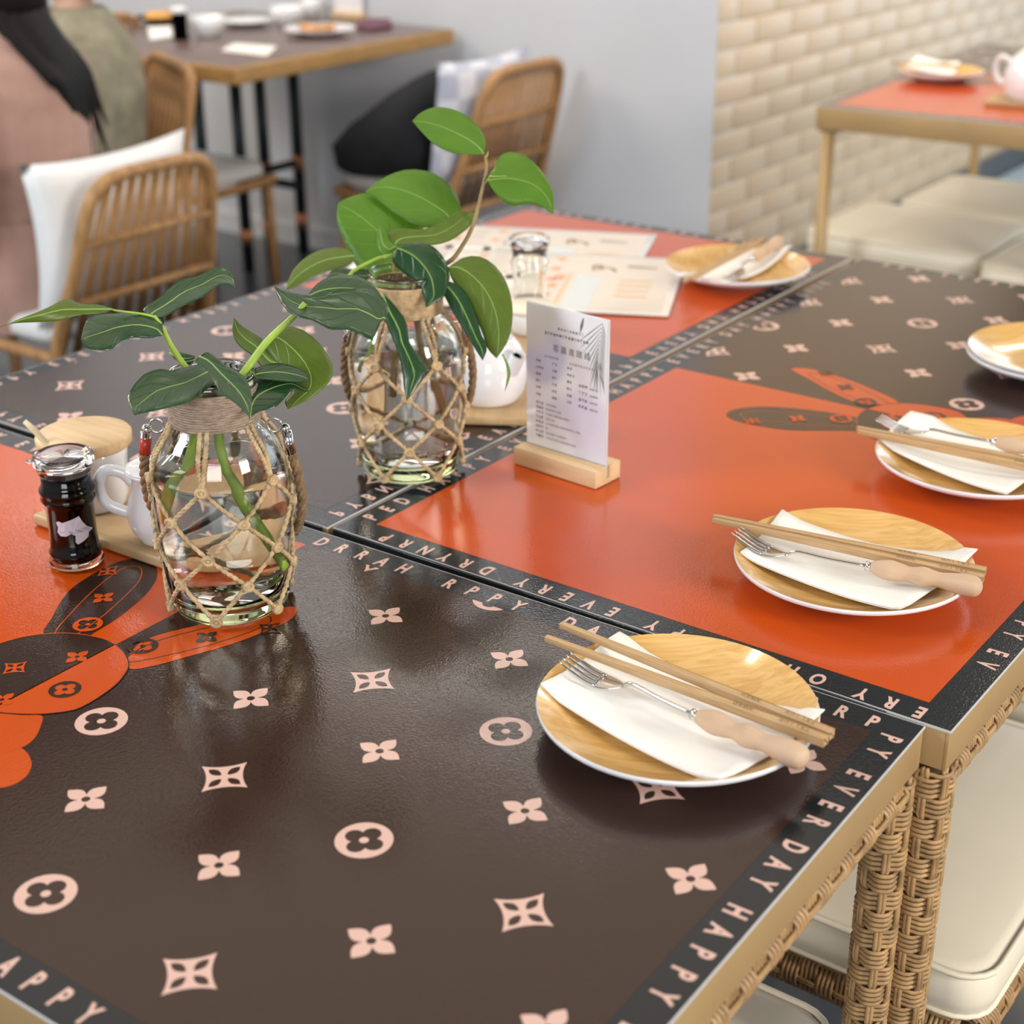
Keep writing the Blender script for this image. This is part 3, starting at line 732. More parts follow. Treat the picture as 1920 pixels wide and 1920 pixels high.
# ------------------------------------------------------------------ jute-netted glass jars
def jar_r(z):                    # outer radius at height z
    pr = [(0.0, 0.0440), (0.004, 0.0485), (0.012, 0.0512), (0.04, 0.0535), (0.08, 0.0562), (0.11, 0.0570), (0.130, 0.0553), (0.146, 0.0505), (0.157, 0.0440), (0.164, 0.0375), (0.170, 0.0345), (0.204, 0.0345)]
    for (a, ra), (c, rc) in zip(pr, pr[1:]):
        if a <= z <= c:
            t = (z-a)/(c-a); return ra + (rc-ra)*t
    return pr[-1][1] if z > 0.1 else pr[0][1]
def netted_jar(loc, rz, label, wrap, clip_red):
    t = thing('glass_jar', label, 'jar', loc, rz, 'jute-netted jars')
    zz = [0.0, 0.0015, 0.004, 0.008, 0.012, 0.025, 0.04, 0.06, 0.08, 0.095, 0.11, 0.12, 0.13, 0.138, 0.146, 0.152, 0.157, 0.161, 0.164, 0.167, 0.170, 0.19, 0.2035]
    th = 0.0026
    prof = [(1e-4, 0.0015), (0.030, 0.0012)] + [(jar_r(z), z) for z in zz] + [(0.0362, 0.2045), (0.0366, 0.2065), (0.0350, 0.2085), (0.0328, 0.2080), (0.0318, 0.204)]
    inn = [(jar_r(z)-th, z) for z in reversed(zz) if z > 0.012 and z < 0.2]
    prof += inn + [(0.044, 0.0135), (0.036, 0.0105), (0.018, 0.0088), (1e-4, 0.0082)]
    b = MB(); b.lathe(prof, 56); b.build('glass_body', K['thick_glass'], t)
    wl_ = 0.128
    zi = [z for z in zz if 0.0125 < z < wl_]
    wp = [(1e-4, 0.0085), (0.018, 0.0091), (0.036, 0.0108), (0.0438, 0.0138)] + [(jar_r(z)-th-0.00015, z) for z in zi] + [(jar_r(wl_)-th-0.00015, wl_), (1e-4, wl_)]
    b = MB(); b.lathe(wp, 56); b.build('water', K['water'], t)
    # wrapped neck: real turns of twine
    b = MB(); n = 15; pts = []
    for i in range(n*28+1):
        a = 2*PI*i/28; z = 0.1675 + 0.0305*i/(n*28); pts.append((0.0361*math.cos(a), 0.0361*math.sin(a), z))
    b.tube(pts, 0.00135, 6); w = b.build('neck_wrap', wrap, t)
    # diamond net
    def P(a, z, out=0.0012): r = jar_r(z) + out; return Vector((r*math.cos(a), r*math.sin(a), z))
    rows = [0.127, 0.097, 0.067, 0.040, 0.008]; N = 6
    def cord(a0, z0, a1, z1, r, sag=0.0):
        pts = []
        for i in range(9):
            u = i/8; pts.append(P(a0+(a1-a0)*u, z0+(z1-z0)*u, 0.0013))
        return pts
    def braid(pts, r, m):
        q = MB(); q.tube(pts, r*0.78, 6)
        for ph in (0, PI):       # second ply gives the twist
            out = []
            for i in range(len(pts)*3-2):
                u = i/3; k = min(int(u), len(pts)-2); p = Vector(pts[k]).lerp(Vector(pts[k+1]), u-k)
                d = (Vector(pts[k+1])-Vector(pts[k])).normalized(); s = d.cross(Vector((p.x, p.y, 0)).normalized()).normalized(); o = d.cross(s)
                a = i*0.95+ph; out.append(p + (s*math.cos(a)+o*math.sin(a))*r*0.42)
            q.tube(out, r*0.62, 5)
        return q
    rng = random.Random(int(abs(loc[0])*1000))
    for i in range(N):
        a = 2*PI*i/N + 0.02*rng.uniform(-1, 1)
        for da in (-0.05, 0.05):
            pts = [Vector((0.0365*math.cos(a+da*1.6), 0.0365*math.sin(a+da*1.6), 0.170))] + [P(a+da*u, z) for z, u in ((0.160, 1.4), (0.153, 1.2), (0.146, 0.9), (0.138, 0.5), (rows[0], 0.1))]
            braid(catmull(pts, 14), 0.0022, None).build('net_cord', K['jute'], t)
        for k in range(len(rows)-1):
            ai = a + (PI/N if k % 2 else 0)
            for s in (-1, 1):
                braid(cord(ai, rows[k], ai + s*PI/N, rows[k+1], 0.0017), 0.0022, None).build('net_cord', K['jute'], t)
        for k, z in enumerate(rows):
            ai = a + (PI/N if k % 2 else 0); c = P(ai, z, 0.0022)
            q = MB(); nrm = Vector((math.cos(ai), math.sin(ai), 0)); tn = Vector((-nrm.y, nrm.x, 0))
            pts = []
            for j in range(25):
                w = 2*PI*j/8; pts.append(c + tn*0.0040*math.cos(w) + Vector((0, 0, 0.0033*math.sin(w))) + nrm*(0.0012*math.sin(w*0.67)+0.0008))
            q.tube(pts, 0.0018, 6); q.ball(c, 0.0034, 6); q.build('knot', K['jute'], t)
    # carrying rope: metal end clips at the shoulders, twisted rope hanging down the side
    rv = Vector((CAM_R.x, CAM_R.y, 0)).normalized(); fw = Vector((CAM_F.x, CAM_F.y, 0)).normalized()
    inv = Matrix.Rotation(-rz, 3, 'Z')
    for s in (-1, 1):
        base = inv @ (rv*s)
        bk = inv @ fw
        top = base*0.0565 + Vector((0, 0, 0.151)); topb = base*0.0400 + Vector((0, 0, 0.166))
        q = MB(); c = base*0.048 + Vector((0, 0, 0.162)); pts = [c + base*0.006*math.cos(w) + Vector((0, 0, 0.006*math.sin(w))) for w in [2*PI*j/14 for j in range(15)]]
        q.tube(pts, 0.0009, 6); q.build('wire_ring', K['chrome'], t)
        q = MB(); q.tube([top + base*0.001 + Vector((0, 0, 0.006)), top + base*0.0035 + Vector((0, 0, -0.014))], [0.0044, 0.0044], 12); q.ball(top + Vector((0, 0, 0.008)), 0.0045, 8)
        q.build('end_clip', K['chrome'], t)
        if clip_red and s < 0:
            q = MB(); q.tube([top + base*0.0012 + Vector((0, 0, 0.001)) - bk*0.0008, top + base*0.0034 + Vector((0, 0, -0.013)) - bk*0.0008], [0.0047, 0.0047], 12); q.build('clip_sleeve', K['red'], t)
        ctrl = [top + base*0.0035 + Vector((0, 0, -0.012)), base*0.0635 + bk*0.004 + Vector((0, 0, 0.118)), base*0.0645 + bk*0.012 + Vector((0, 0, 0.092)), base*0.060 + bk*0.024 + Vector((0, 0, 0.066)), base*0.052 + bk*0.036 + Vector((0, 0, 0.048))]
        cp = catmull(ctrl, 40); q = MB()
        for ph in range(3):
            out = []
            for i in range(len(cp)):
                d = (cp[min(i+1, 40)]-cp[max(i-1, 0)]).normalized(); s1 = d.cross(Vector((0.3, 0.9, 0.1))).normalized(); s2 = d.cross(s1); a = i*0.62 + ph*2*PI/3
                out.append(cp[i] + (s1*math.cos(a)+s2*math.sin(a))*0.0021)
            q.tube(out, 0.0024, 6)
        q.build('rope_handle', K['rope'], t)
    return t
J1 = Vector((-0.890, 0.812, TZ+0.0009)); J2 = Vector((-0.949, 1.128, TZ+0.0020))
netted_jar(J1, 0.03, 'nearest clear glass jar in a jute net with grey wrapped neck, on the rabbit print', K['jute_grey'], True)
netted_jar(J2, 0.68, 'clear glass jar in a jute net with tan twine neck, beside the acrylic sign', K['jute'], False)

# ------------------------------------------------------------------ leafy branches standing in the jars
def leaf_mesh(base, tip, left, right, D, k=0.0, d_tip=0.0, fold=0.1, n=16, wav=0.0, nv=8):
    # outline pixels -> leaf with its own distance, tilt (k), fold along the midrib and wavy rim
    b0 = base; LL = catmull([(*base, 0)] + [(*p, 0) for p in left] + [(*tip, 0)], n); RR = catmull([(*base, 0)] + [(*p, 0) for p in right] + [(*tip, 0)], n)
    vs = []; mids = []; W = max((LL[i]-RR[i]).length for i in range(n+1))/FPX*D
    for i in range(n+1):
        u = i/n
        for j in range(nv+1):
            v = j/nv; p = LL[i].lerp(RR[i], v); s = abs(v-0.5)*2
            w = (LL[i]-RR[i]).length/FPX*D
            d = D + k*(b0[1]-p.y)*D/FPX + d_tip*u + fold*w*(s**1.5)*0.5 + wav*math.sin(u*9+v*5)*s
            q = pd(p.x, p.y, d); vs.append(q)
            if j == nv//2: mids.append(q)
    fs = [(i*(nv+1)+j, (i+1)*(nv+1)+j, (i+1)*(nv+1)+j+1, i*(nv+1)+j+1) for i in range(n) for j in range(nv)]
    return vs, fs, mids, n, nv
def add_leaf(root, m, **kw):
    vs, fs, mids, n, nv = leaf_mesh(**kw); o_ = root.location
    me = bpy.data.meshes.new('leaf'); me.from_pydata([v - o_ for v in vs], [], fs)
    uv = me.uv_layers.new(name='UVMap')
    for p in me.polygons:
        p.use_smooth = True
        for li in p.loop_indices:
            vi = me.loops[li].vertex_index; uv.data[li].uv = ((vi//(nv+1))/n, (vi % (nv+1))/nv)
    lf = link('leaf', me, m, root)
    s = lf.modifiers.new('thick', 'SOLIDIFY'); s.thickness = 0.0005; s.offset = 0
    b = MB(); b.tube([q - o_ for q in mids[:-1]], [0.0009*(1 - 0.8*i/n) + 0.0001 for i in range(n)], 5); b.build('midrib', K['midrib'], lf)
    return lf
def branch(label, group, loc): return thing('leafy_branch', label, 'branch', loc, 0, group)
def stemtube(root, pts, rad, m, nm='stem', n=24):
    b = MB(); c = catmull(pts, n); N = len(c)
    rr = [rad[0] + (rad[1]-rad[0])*i/(N-1) for i in range(N)]
    b.tube([p - root.location for p in c], rr, 8); return b.build(nm, m, root)
d1 = depth(J1 + Vector((0, 0, 0.19))); d2 = depth(J2 + Vector((0, 0, 0.19)))
GB = 'leafy branches standing in jars'
n1 = J1 + Vector((0, 0, 0.2)); n2 = J2 + Vector((0, 0, 0.2))
def wp(J, ax, ay, z): return J + Vector((CAM_R.x*ax + CAM_F.x*ay*1.3, CAM_R.y*ax + CAM_F.y*ay*1.3, z))
K['ll'], K['lo'], K['ld'] = K['leaf_light'], K['leaf_olive'], K['leaf_dark']
# first jar: left branch
r = branch('thin branch leaning left out of the nearest jar, long drooping leaves', GB, n1)
stemtube(r, [wp(J1, -0.040, -0.012, 0.085), wp(J1, -0.030, -0.010, 0.115), wp(J1, -0.014, -0.006, 0.160), wp(J1, -0.012, 0.0, 0.205), pd(357, 700, d1), pd(325, 655, d1), pd(305, 615, d1), pd(290, 592, d1)], (0.0054, 0.0012), K['stem'])
stemtube(r, [pd(290, 594, d1), pd(262, 588, d1), pd(222, 583, d1-0.01), pd(208, 580, d1-0.012)], (0.0012, 0.0008), K['stem'], 'side_stem', 10)
stemtube(r, [pd(345, 690, d1), pd(337, 678, d1), pd(319, 655, d1+0.01)], (0.0012, 0.0009), K['stem'], 'side_stem', 8)
D = d1
add_leaf(r, K['lo'], base=(210,580), tip=(0,613), left=[(188,572),(150,570),(125,560),(88,578),(35,599)], right=[(190,588),(150,591),(108,602),(60,604),(25,606)], D=D-0.015, k=0.9, d_tip=-0.05, fold=0.5)
add_leaf(r, K['ld'], base=(288,594), tip=(442,541), left=[(268,580),(300,557),(334,527),(372,517),(410,500),(432,509)], right=[(307,594),(345,573),(380,557),(408,536),(430,534)], D=D+0.005, k=1.6, d_tip=0.01, fold=-0.5)
add_leaf(r, K['ld'], base=(304,628), tip=(152,637), left=[(302,598),(265,586),(215,588),(172,593),(158,612)], right=[(280,634),(250,633),(226,640),(206,656),(165,654)], D=D-0.012, k=1.3, d_tip=-0.03, fold=0.35, wav=0.002)
add_leaf(r, K['ld'], base=(289,596), tip=(300,632), left=[(300,590),(307,600),(306,615)], right=[(289,608),(293,620)], D=D+0.012, k=0.4)
add_leaf(r, K['ld'], base=(318,661), tip=(366,668), left=[(330,660),(345,662)], right=[(330,676),(350,684),(362,680)], D=D+0.03, k=1.2)
add_leaf(r, K['ld'], base=(397,700), tip=(252,778), left=[(378,682),(345,690),(318,695),(300,692),(268,703),(243,735),(240,752)], right=[(400,718),(378,738),(352,755),(312,765),(280,772)], D=D-0.022, k=1.5, d_tip=-0.012, fold=-0.35, wav=0.003)
# first jar: right branch
r = branch('thick green branch leaning right out of the nearest jar, glossy leaf reaching the second jar', GB, n1)
stemtube(r, [wp(J1, 0.050, -0.014, 0.040), wp(J1, 0.034, -0.016, 0.070), wp(J1, 0.012, -0.016, 0.120), wp(J1, 0.004, -0.008, 0.165), pd(448, 716, d1-0.006), pd(470, 682, d1), pd(503, 638, d1), pd(552, 592, d1), pd(572, 568, d1)], (0.0050, 0.0022), K['stem'], n=30)
add_leaf(r, K['ld'], base=(722,598), tip=(514,537), left=[(728,575),(700,545),(645,542),(600,555),(555,550)], right=[(708,610),(697,637),(655,618),(620,618),(585,600),(552,592),(528,570)], D=D-0.012, k=1.35, d_tip=0.0, fold=-0.28, wav=0.003)
add_leaf(r, K['ld'], base=(574,557), tip=(724,570), left=[(597,530),(628,517),(668,518),(700,535)], right=[(620,560),(670,566),(700,572)], D=D+0.02, k=1.3)
add_leaf(r, K['lo'], base=(524,684), tip=(439,596), left=[(512,660),(494,638),(470,622),(452,610)], right=[(495,690),(474,668),(447,647),(436,622)], D=D+0.02, k=0.7, fold=0.4)
add_leaf(r, K['lo'], base=(494,640), tip=(540,768), left=[(530,613),(568,619),(603,648),(624,685),(622,708),(607,728),(575,752)], right=[(500,655),(520,685),(535,705),(546,735),(534,752)], D=D+0.028, k=0.6, fold=0.25)
add_leaf(r, K['ld'], base=(376,668), tip=(468,783), left=[(392,661),(425,686),(460,708),(472,745)], right=[(364,678),(385,690),(402,715),(412,735),(435,752),(455,768)], D=D-0.034, k=1.3, fold=-0.25)
add_leaf(r, K['ld'], base=(468,783), tip=(580,734), left=[(462,740),(463,712),(510,702),(545,712),(566,724)], right=[(485,772),(515,764),(535,745),(550,728),(566,733)], D=D-0.034, k=1.2, fold=0.2)
add_leaf(r, K['ld'], base=(462,709), tip=(578,712), left=[(480,690),(520,681),(555,689),(572,700)], right=[(500,712),(540,716),(565,716)], D=D-0.008, k=1.6)
add_leaf(r, K['ld'], base=(396,716), tip=(432,748), left=[(404,698),(425,712),(434,730)], right=[(396,730),(410,745)], D=D-0.020, k=1.0)
# second jar
D = d2
r = branch('tall brown twig from the second jar with two bright leaves at its top', GB, n2)
stemtube(r, [wp(J2, 0.030, -0.004, 0.060), wp(J2, 0.018, -0.006, 0.110), wp(J2, 0.010, 0.0, 0.165), wp(J2, 0.012, 0.004, 0.205), pd(840, 492, D+0.01), pd(866, 462, D+0.01), pd(888, 420, D+0.01), pd(903, 360, D+0.01), pd(912, 318, D+0.01), pd(910, 292, D+0.01)], (0.0034, 0.0013), K['stem_brown'], n=34)
stemtube(r, [pd(908, 345, D+0.01), pd(918, 332, D+0.01), pd(927, 318, D+0.01)], (0.0012, 0.0008), K['stem'], 'side_stem', 6)
stemtube(r, [pd(911, 296, D+0.01), pd(914, 290, D+0.01), pd(915, 284, D+0.01)], (0.0012, 0.0003), K['stem'], 'bud', 6)
stemtube(r, [pd(917, 331, D+0.005), pd(932, 331, D+0.002), pd(950, 330, D)], (0.0009, 0.0004), K['stem'], 'side_stem', 6)
add_leaf(r, K['ll'], base=(907,289), tip=(773,227), left=[(910,262),(888,228),(855,207),(818,201),(790,211)], right=[(880,290),(845,286),(815,271),(793,250)], D=D+0.01, k=0.5, fold=0.15)
add_leaf(r, K['ll'], base=(914,338), tip=(1038,403), left=[(926,318),(932,298),(955,285),(988,294),(1016,322),(1036,358)], right=[(925,358),(945,378),(962,386),(995,382),(1018,389)], D=D+0.005, k=0.3, fold=0.25)
r = branch('short twig from the second jar with broad bright green leaves facing the camera', GB, n2)
stemtube(r, [wp(J2, -0.012, 0.012, 0.08), wp(J2, -0.008, 0.010, 0.15), pd(735, 545, D+0.02), pd(737, 510, D+0.03), pd(742, 470, D+0.035)], (0.0028, 0.0013), K['stem_brown'])
add_leaf(r, K['ll'], base=(838,412), tip=(684,360), left=[(864,398),(852,358),(815,326),(765,318),(718,334)], right=[(820,422),(788,426),(740,400),(705,372)], D=D+0.045, k=0.5, fold=0.15)
add_leaf(r, K['ll'], base=(742,540), tip=(634,381), left=[(790,470),(795,430),(770,392),(735,372),(690,362),(655,370)], right=[(705,545),(672,505),(648,460),(632,415)], D=D+0.035, k=0.3, fold=0.2)
add_leaf(r, K['lo'], base=(740,459), tip=(898,402), left=[(728,440),(745,428),(790,430),(825,418),(860,396)], right=[(770,458),(805,460),(842,452),(872,432),(890,414)], D=D-0.005, k=0.9, fold=-0.3)
add_leaf(r, K['ll'], base=(743,462), tip=(712,424), left=[(728,448),(722,435)], right=[(728,484),(710,470),(707,440)], D=D-0.01, k=0.4, fold=0.3)
add_leaf(r, K['lo'], base=(666,480), tip=(536,543), left=[(648,465),(605,468),(572,484),(548,510)], right=[(655,497),(615,508),(580,524),(552,540)], D=D+0.01, k=0.9, fold=0.35)
add_leaf(r, K['ld'], base=(722,528), tip=(612,520), left=[(700,508),(660,505),(630,502)], right=[(690,530),(650,528),(625,524)], D=D+0.03, k=1.2)
r = branch('yellow-green vine stem over the second jar rim with dark drooping leaves', GB, n2)
stemtube(r, [wp(J2, -0.040, -0.01, 0.11), wp(J2, -0.030, -0.01, 0.15), wp(J2, -0.015, -0.012, 0.19), pd(655, 520, D-0.015), pd(700, 488, D-0.012), pd(738, 477, D-0.012)], (0.0022, 0.0016), K['stem'])
stemtube(r, [pd(720, 484, D-0.012), pd(742, 480, D-0.012), pd(775, 501, D-0.014), pd(812, 520, D-0.018), pd(825, 527, D-0.018)], (0.0016, 0.0013), K['stem'], 'side_stem', 12)
add_leaf(r, K['ld'], base=(745,466), tip=(798,577), left=[(775,455),(812,462),(836,490),(843,520),(838,540),(833,556),(818,566)], right=[(735,488),(752,508),(775,525),(790,545),(796,562)], D=D-0.022, k=0.35, fold=0.35)
add_leaf(r, K['ld'], base=(824,528), tip=(905,676), left=[(850,530),(876,552),(892,590),(902,625),(913,652)], right=[(832,552),(852,590),(876,630),(893,658)], D=D-0.026, k=0.25, fold=0.3)
add_leaf(r, K['lo'], base=(840,502), tip=(931,672), left=[(872,482),(908,484),(940,512),(958,555),(961,600),(952,640)], right=[(848,525),(872,562),(893,598),(906,630),(915,655)], D=D-0.016, k=0.25, fold=0.2)
add_leaf(r, K['ld'], base=(716,548), tip=(763,751), left=[(736,568),(762,604),(767,640),(785,668),(799,694),(785,722)], right=[(722,598),(735,632),(746,660),(755,700),(757,725)], D=D-0.040, k=0.2, fold=0.35)
add_leaf(r, K['lo'], base=(942,664), tip=(946,736), left=[(952,680),(957,700),(953,718)], right=[(947,682),(951,700),(949,716)], D=D-0.012, k=0.2)
# ------------------------------------------------------------------ condiments
def board(name_loc, rz, L, Wd, label, H=0.011):
    t = thing('serving_board', label, 'tray', name_loc, rz, 'bamboo serving boards')
    b = MB(); b.box((-L/2, -Wd/2, 0), (L/2, Wd/2, H), bev=0.003); b.build('board_plank', K['board'], t); return t
def soy_bottle(loc, label, full, deco):
    t = thing('soy_sauce_bottle', label, 'bottle', loc, 0, 'glass soy sauce bottles')
    prof = [(1e-4, 0.002), (0.021, 0.001), (0.0238, 0.002), (0.0243, 0.0045), (0.0222, 0.0068), (0.0213, 0.009), (0.0230, 0.0115), (0.0234, 0.014), (0.0214, 0.0172), (0.0209, 0.030), (0.0209, 0.058), (0.0222, 0.0615), (0.0243, 0.0645), (0.0237, 0.0675), (0.0230, 0.069), (0.0246, 0.0715), (0.0246, 0.0745), (0.0226, 0.0775), (0.0216, 0.080), (0.0216, 0.094)]
    ins = [(r - 0.0016, z) for r, z in prof[::-1] if z > 0.008] + [(0.0190, 0.0062), (1e-4, 0.0055)]
    b = MB(); b.lathe(prof + ins, 48); b.build('bottle_glass', K['glass'], t)
    zl = 0.083 if full else 0.026
    ip = [(1e-4, 0.0056), (0.0190, 0.0063)] + [(r - (0.0006 if full else 0.0014), z) for r, z in prof if 0.0085 < z < zl] + [((0.0206 if full else 0.0195), zl), (1e-4, zl)]
    b = MB(); b.lathe(ip, 48); b.build('soy_sauce', K['soy'] if full else K['water'], t)
    b = MB(); b.lathe([(0.0205, 0.0885), (0.0228, 0.089), (0.0235, 0.0915), (0.0228, 0.0945), (0.0258, 0.0965), (0.0268, 0.099), (0.0266, 0.1035), (0.0252, 0.1060), (0.0222, 0.1068), (0.0208, 0.1045), (0.0170, 0.1035), (1e-4, 0.1035), (1e-4, 0.1012), (0.019, 0.1012), (0.0195, 0.0885)], 48, closed=True)
    rv = Vector((CAM_R.x, CAM_R.y, 0)).normalized()*-1; sd = Vector((-rv.y, rv.x, 0))
    b.tube([rv*0.024 + Vector((0, 0, 0.0995)), rv*0.0325 + Vector((0, 0, 0.0985))], [0.0030, 0.0024], 10)
    b.build('spout_cap', K['acrylic_g'], t)
    if deco:
        ax_px = [((561,1215)), (590,1203), (622,1216), (700,1195), (785,1168), (805,1225), (835,1285), (872,1330), (845,1345), (838,1388), (790,1420), (745,1437), (727,1410), (735,1352), (702,1325), (645,1350), (590,1347), (560,1310), (575,1260)]
        D = depth(loc + Vector((0, 0, 0.045))); th0 = math.atan2(-CAM_F.y, -CAM_F.x)
        pts = []
        for x, y in ax_px:
            u = ((x/5.333+20) - 141.5)/FPX*D; a = math.asin(max(-0.98, min(0.98, u/0.0211)))
            z = 0.0395 - ((y/5.333+740) - 985)/FPX*D/0.9
            pts.append((a, z))
        vs, fs = flat_curve([pts])
        b = bmesh.new(); vv = [b.verts.new((v[0], v[1], 0)) for v in vs]
        for f in fs: b.faces.new([vv[i] for i in f])
        bmesh.ops.subdivide_edges(b, edges=list(b.edges), cuts=3, use_grid_fill=True)
        for v in b.verts:
            a, z = v.co.x, v.co.y; r = 0.02115
            v.co = Vector((r*math.cos(th0 + a), r*math.sin(th0 + a), z))
        me = bpy.data.meshes.new('leaf_sticker'); b.to_mesh(me); b.free(); st = link('leaf_sticker', me, K['lilac'], t)
        q = MB(); pts = []
        for x, y in ((780,1185), (745,1262), (712,1338)):
            u = ((x/5.333+20) - 141.5)/FPX*D; a = math.asin(u/0.0211); z = 0.0395 - ((y/5.333+740) - 985)/FPX*D/0.9
            pts.append(Vector((0.0213*math.cos(th0+a), 0.0213*math.sin(th0+a), z)))
        q.tube(pts, 0.0003, 5); q.build('sticker_vein', K['plate_white'], st)
    return t
K['acrylic_g'] = mat('clear_plastic_cap', (0.97, 0.97, 0.98), 0.03, trans=1.0, ior=1.42)
K['lilac'] = mat('pale_lilac_print', (0.62, 0.58, 0.66), 0.5)
board(Vector((-1.060, 0.870, TZ+0.0009)), math.radians(1.5), 0.200, 0.106, 'bamboo board under the white creamer and the wooden-lidded sugar pot')
BT = TZ + 0.0009 + 0.0115
def sugar_pot(loc, label, lidm, spoon=True):
    t = thing('sugar_pot', label, 'pot', loc, 0, 'white pots on bamboo boards')
    b = MB(); b.lathe([(1e-4, 0.0), (0.032, 0.0), (0.0335, 0.002), (0.0355, 0.012), (0.0385, 0.05), (0.0395, 0.060), (0.038, 0.061), (0.0365, 0.055), (0.032, 0.008), (1e-4, 0.006)], 48); b.build('pot_body', K['ceramic'], t)
    b = MB(); b.lathe([(1e-4, 0.0605), (0.043, 0.0605), (0.0445, 0.062), (0.0448, 0.0705), (0.0435, 0.0722), (1e-4, 0.0724)], 56); b.build('lid', lidm, t)
    if spoon:
        o = pz(84, 828, loc.z + 0.0724) - loc; e = pd(46, 790, depth(loc + o) - 0.003) - loc
        b = MB(); b.tube([o + Vector((0.003, 0, -0.012)), o, o.lerp(e, 0.5) + Vector((0, 0, 0.001)), e], [0.0032, 0.0032, 0.0031, 0.0024], 10); b.build('spoon_handle', K['handle_pale'], t)
    return t
K['handle_pale'] = mat('pale_wood_rod', (0.72, 0.60, 0.40), 0.5)
sugar_pot(Vector((-1.132, 0.866, BT)), 'white sugar pot with a flat pale wooden lid and spoon, behind the dark bottle', K['beech'])
def creamer(loc, label):
    t = thing('creamer', label, 'pot', loc, 0, 'white pots on bamboo boards')
    b = MB(); b.lathe([(1e-4, 0.0015), (0.017, 0.0), (0.0195, 0.0015), (0.0205, 0.004), (0.0262, 0.012), (0.0288, 0.022), (0.0285, 0.032), (0.0255, 0.045), (0.0222, 0.055), (0.0216, 0.060), (0.0238, 0.0655), (0.0272, 0.069), (0.0268, 0.0705), (0.0245, 0.0700), (0.0195, 0.06), (0.02, 0.045), (0.024, 0.02), (1e-4, 0.006)], 48); b.build('pot_body', K['ceramic'], t)
    b = MB(); b.lathe([(1e-4, 0.0700), (0.010, 0.0698), (0.0135, 0.0702), (0.0160, 0.0722), (0.0235, 0.0718), (0.0262, 0.0726), (0.0265, 0.0708), (0.02, 0.069), (1e-4, 0.0685)], 40); b.build('lid', K['ceramic'], t)
    rv = Vector((CAM_R.x, CAM_R.y, 0)).normalized()*-1
    b = MB(); pts = catmull([rv*0.021 + Vector((0, 0, 0.056)), rv*0.030 + Vector((0, 0, 0.066)), rv*0.045 + Vector((0, 0, 0.068)), rv*0.052 + Vector((0, 0, 0.055)), rv*0.047 + Vector((0, 0, 0.036)), rv*0.027 + Vector((0, 0, 0.026))], 24)
    b.tube(pts, 0.0042, 10, flat=1.3); b.build('handle', K['ceramic'], t)
creamer(Vector((-1.014, 0.848, BT)), 'white creamer with looped handle on the bamboo board, half hidden by the nearest jar')
soy_bottle(Vector((-1.060, 0.7860, TZ+0.0009)), 'full dark soy sauce bottle with clear cap and pale leaf sticker, on orange print', True, True)
# second set behind the far jar
b2dir = math.atan2(0.80, -0.48)
board(Vector((-1.068, 1.428, TZ+0.0009)), b2dir, 0.385, 0.118, 'bamboo board under the white spouted teapot, behind the second jar')
def teapot(loc, label, s=1.0):
    t = thing('teapot', label, 'teapot', loc, 0, 'white teapots')
    S = lambda pr: [(r*s, z*s) for r, z in pr]
    b = MB(); b.lathe(S([(1e-4, 0.0), (0.034, 0.0), (0.037, 0.003), (0.043, 0.014), (0.0455, 0.028), (0.0435, 0.046), (0.037, 0.062), (0.030, 0.0705), (0.0255, 0.0735), (0.0245, 0.071), (1e-4, 0.070)]), 48); b.build('pot_body', K['ceramic'], t)
    b = MB(); b.lathe(S([(0.0265, 0.0730), (0.0262, 0.0752), (0.0200, 0.0795), (0.010, 0.0825), (0.0055, 0.0835), (0.0045, 0.086), (0.0066, 0.090), (0.0052, 0.0945), (1e-4, 0.0955)]), 40); b.build('lid', K['ceramic'], t)
    rv = Vector((CAM_R.x*0.55 - CAM_F.x*0.65, CAM_R.y*0.55 - CAM_F.y*0.65, 0)).normalized()
    b = MB(); b.tube([p*s for p in (rv*0.034 + Vector((0, 0, 0.040)), rv*0.045 + Vector((0, 0, 0.052)), rv*0.051 + Vector((0, 0, 0.064)))], [0.0115*s, 0.0086*s, 0.0078*s], 16, caps=False)
    b.tube([p*s for p in (rv*0.051 + Vector((0, 0, 0.064)), rv*0.048 + Vector((0, 0, 0.060)))], [0.0078*s, 0.0056*s], 16, caps=False); b.build('spout', K['ceramic'], t)
    b = MB(); b.tube([(rv*0.0487 + Vector((0, 0, 0.0608)))*s, (rv*0.048 + Vector((0, 0, 0.0600)))*s], [0.0046*s, 0.0046*s], 14); b.build('spout_shade_disc', K['soy'], t)  # dark disc painting the shade inside the spout; reuses the soy colour
    hv = -rv; b = MB(); b.tube([p*s for p in catmull([hv*0.040 + Vector((0, 0, 0.056)), hv*0.060 + Vector((0, 0, 0.062)), hv*0.070 + Vector((0, 0, 0.045)), hv*0.062 + Vector((0, 0, 0.024)), hv*0.043 + Vector((0, 0, 0.020))], 18)], 0.0045*s, 10); b.build('handle', K['ceramic'], t)
    return t
teapot(Vector((-0.992, 1.318, BT)), 'white teapot with a short open spout, between the second jar and the acrylic sign')
def lidded_cup(loc, label):
    t = thing('lidded_cup', label, 'cup', loc, 0)
    b = MB(); b.lathe([(1e-4, 0), (0.022, 0), (0.024, 0.002), (0.032, 0.028), (0.031, 0.029), (0.0225, 0.004), (1e-4, 0.003)], 36); b.build('cup_body', K['ceramic'], t)
    b = MB(); b.lathe([(1e-4, 0.0295), (0.0325, 0.0295), (0.0335, 0.031), (0.033, 0.034), (0.0315, 0.0355), (1e-4, 0.036)], 40); b.build('lid', K['cream'], t)
cp_ = pz(994, 570, BT + 0.036); cp_.z = BT
lidded_cup(cp_, 'small cup with a round cream lid, in front of the clear glass bottle')
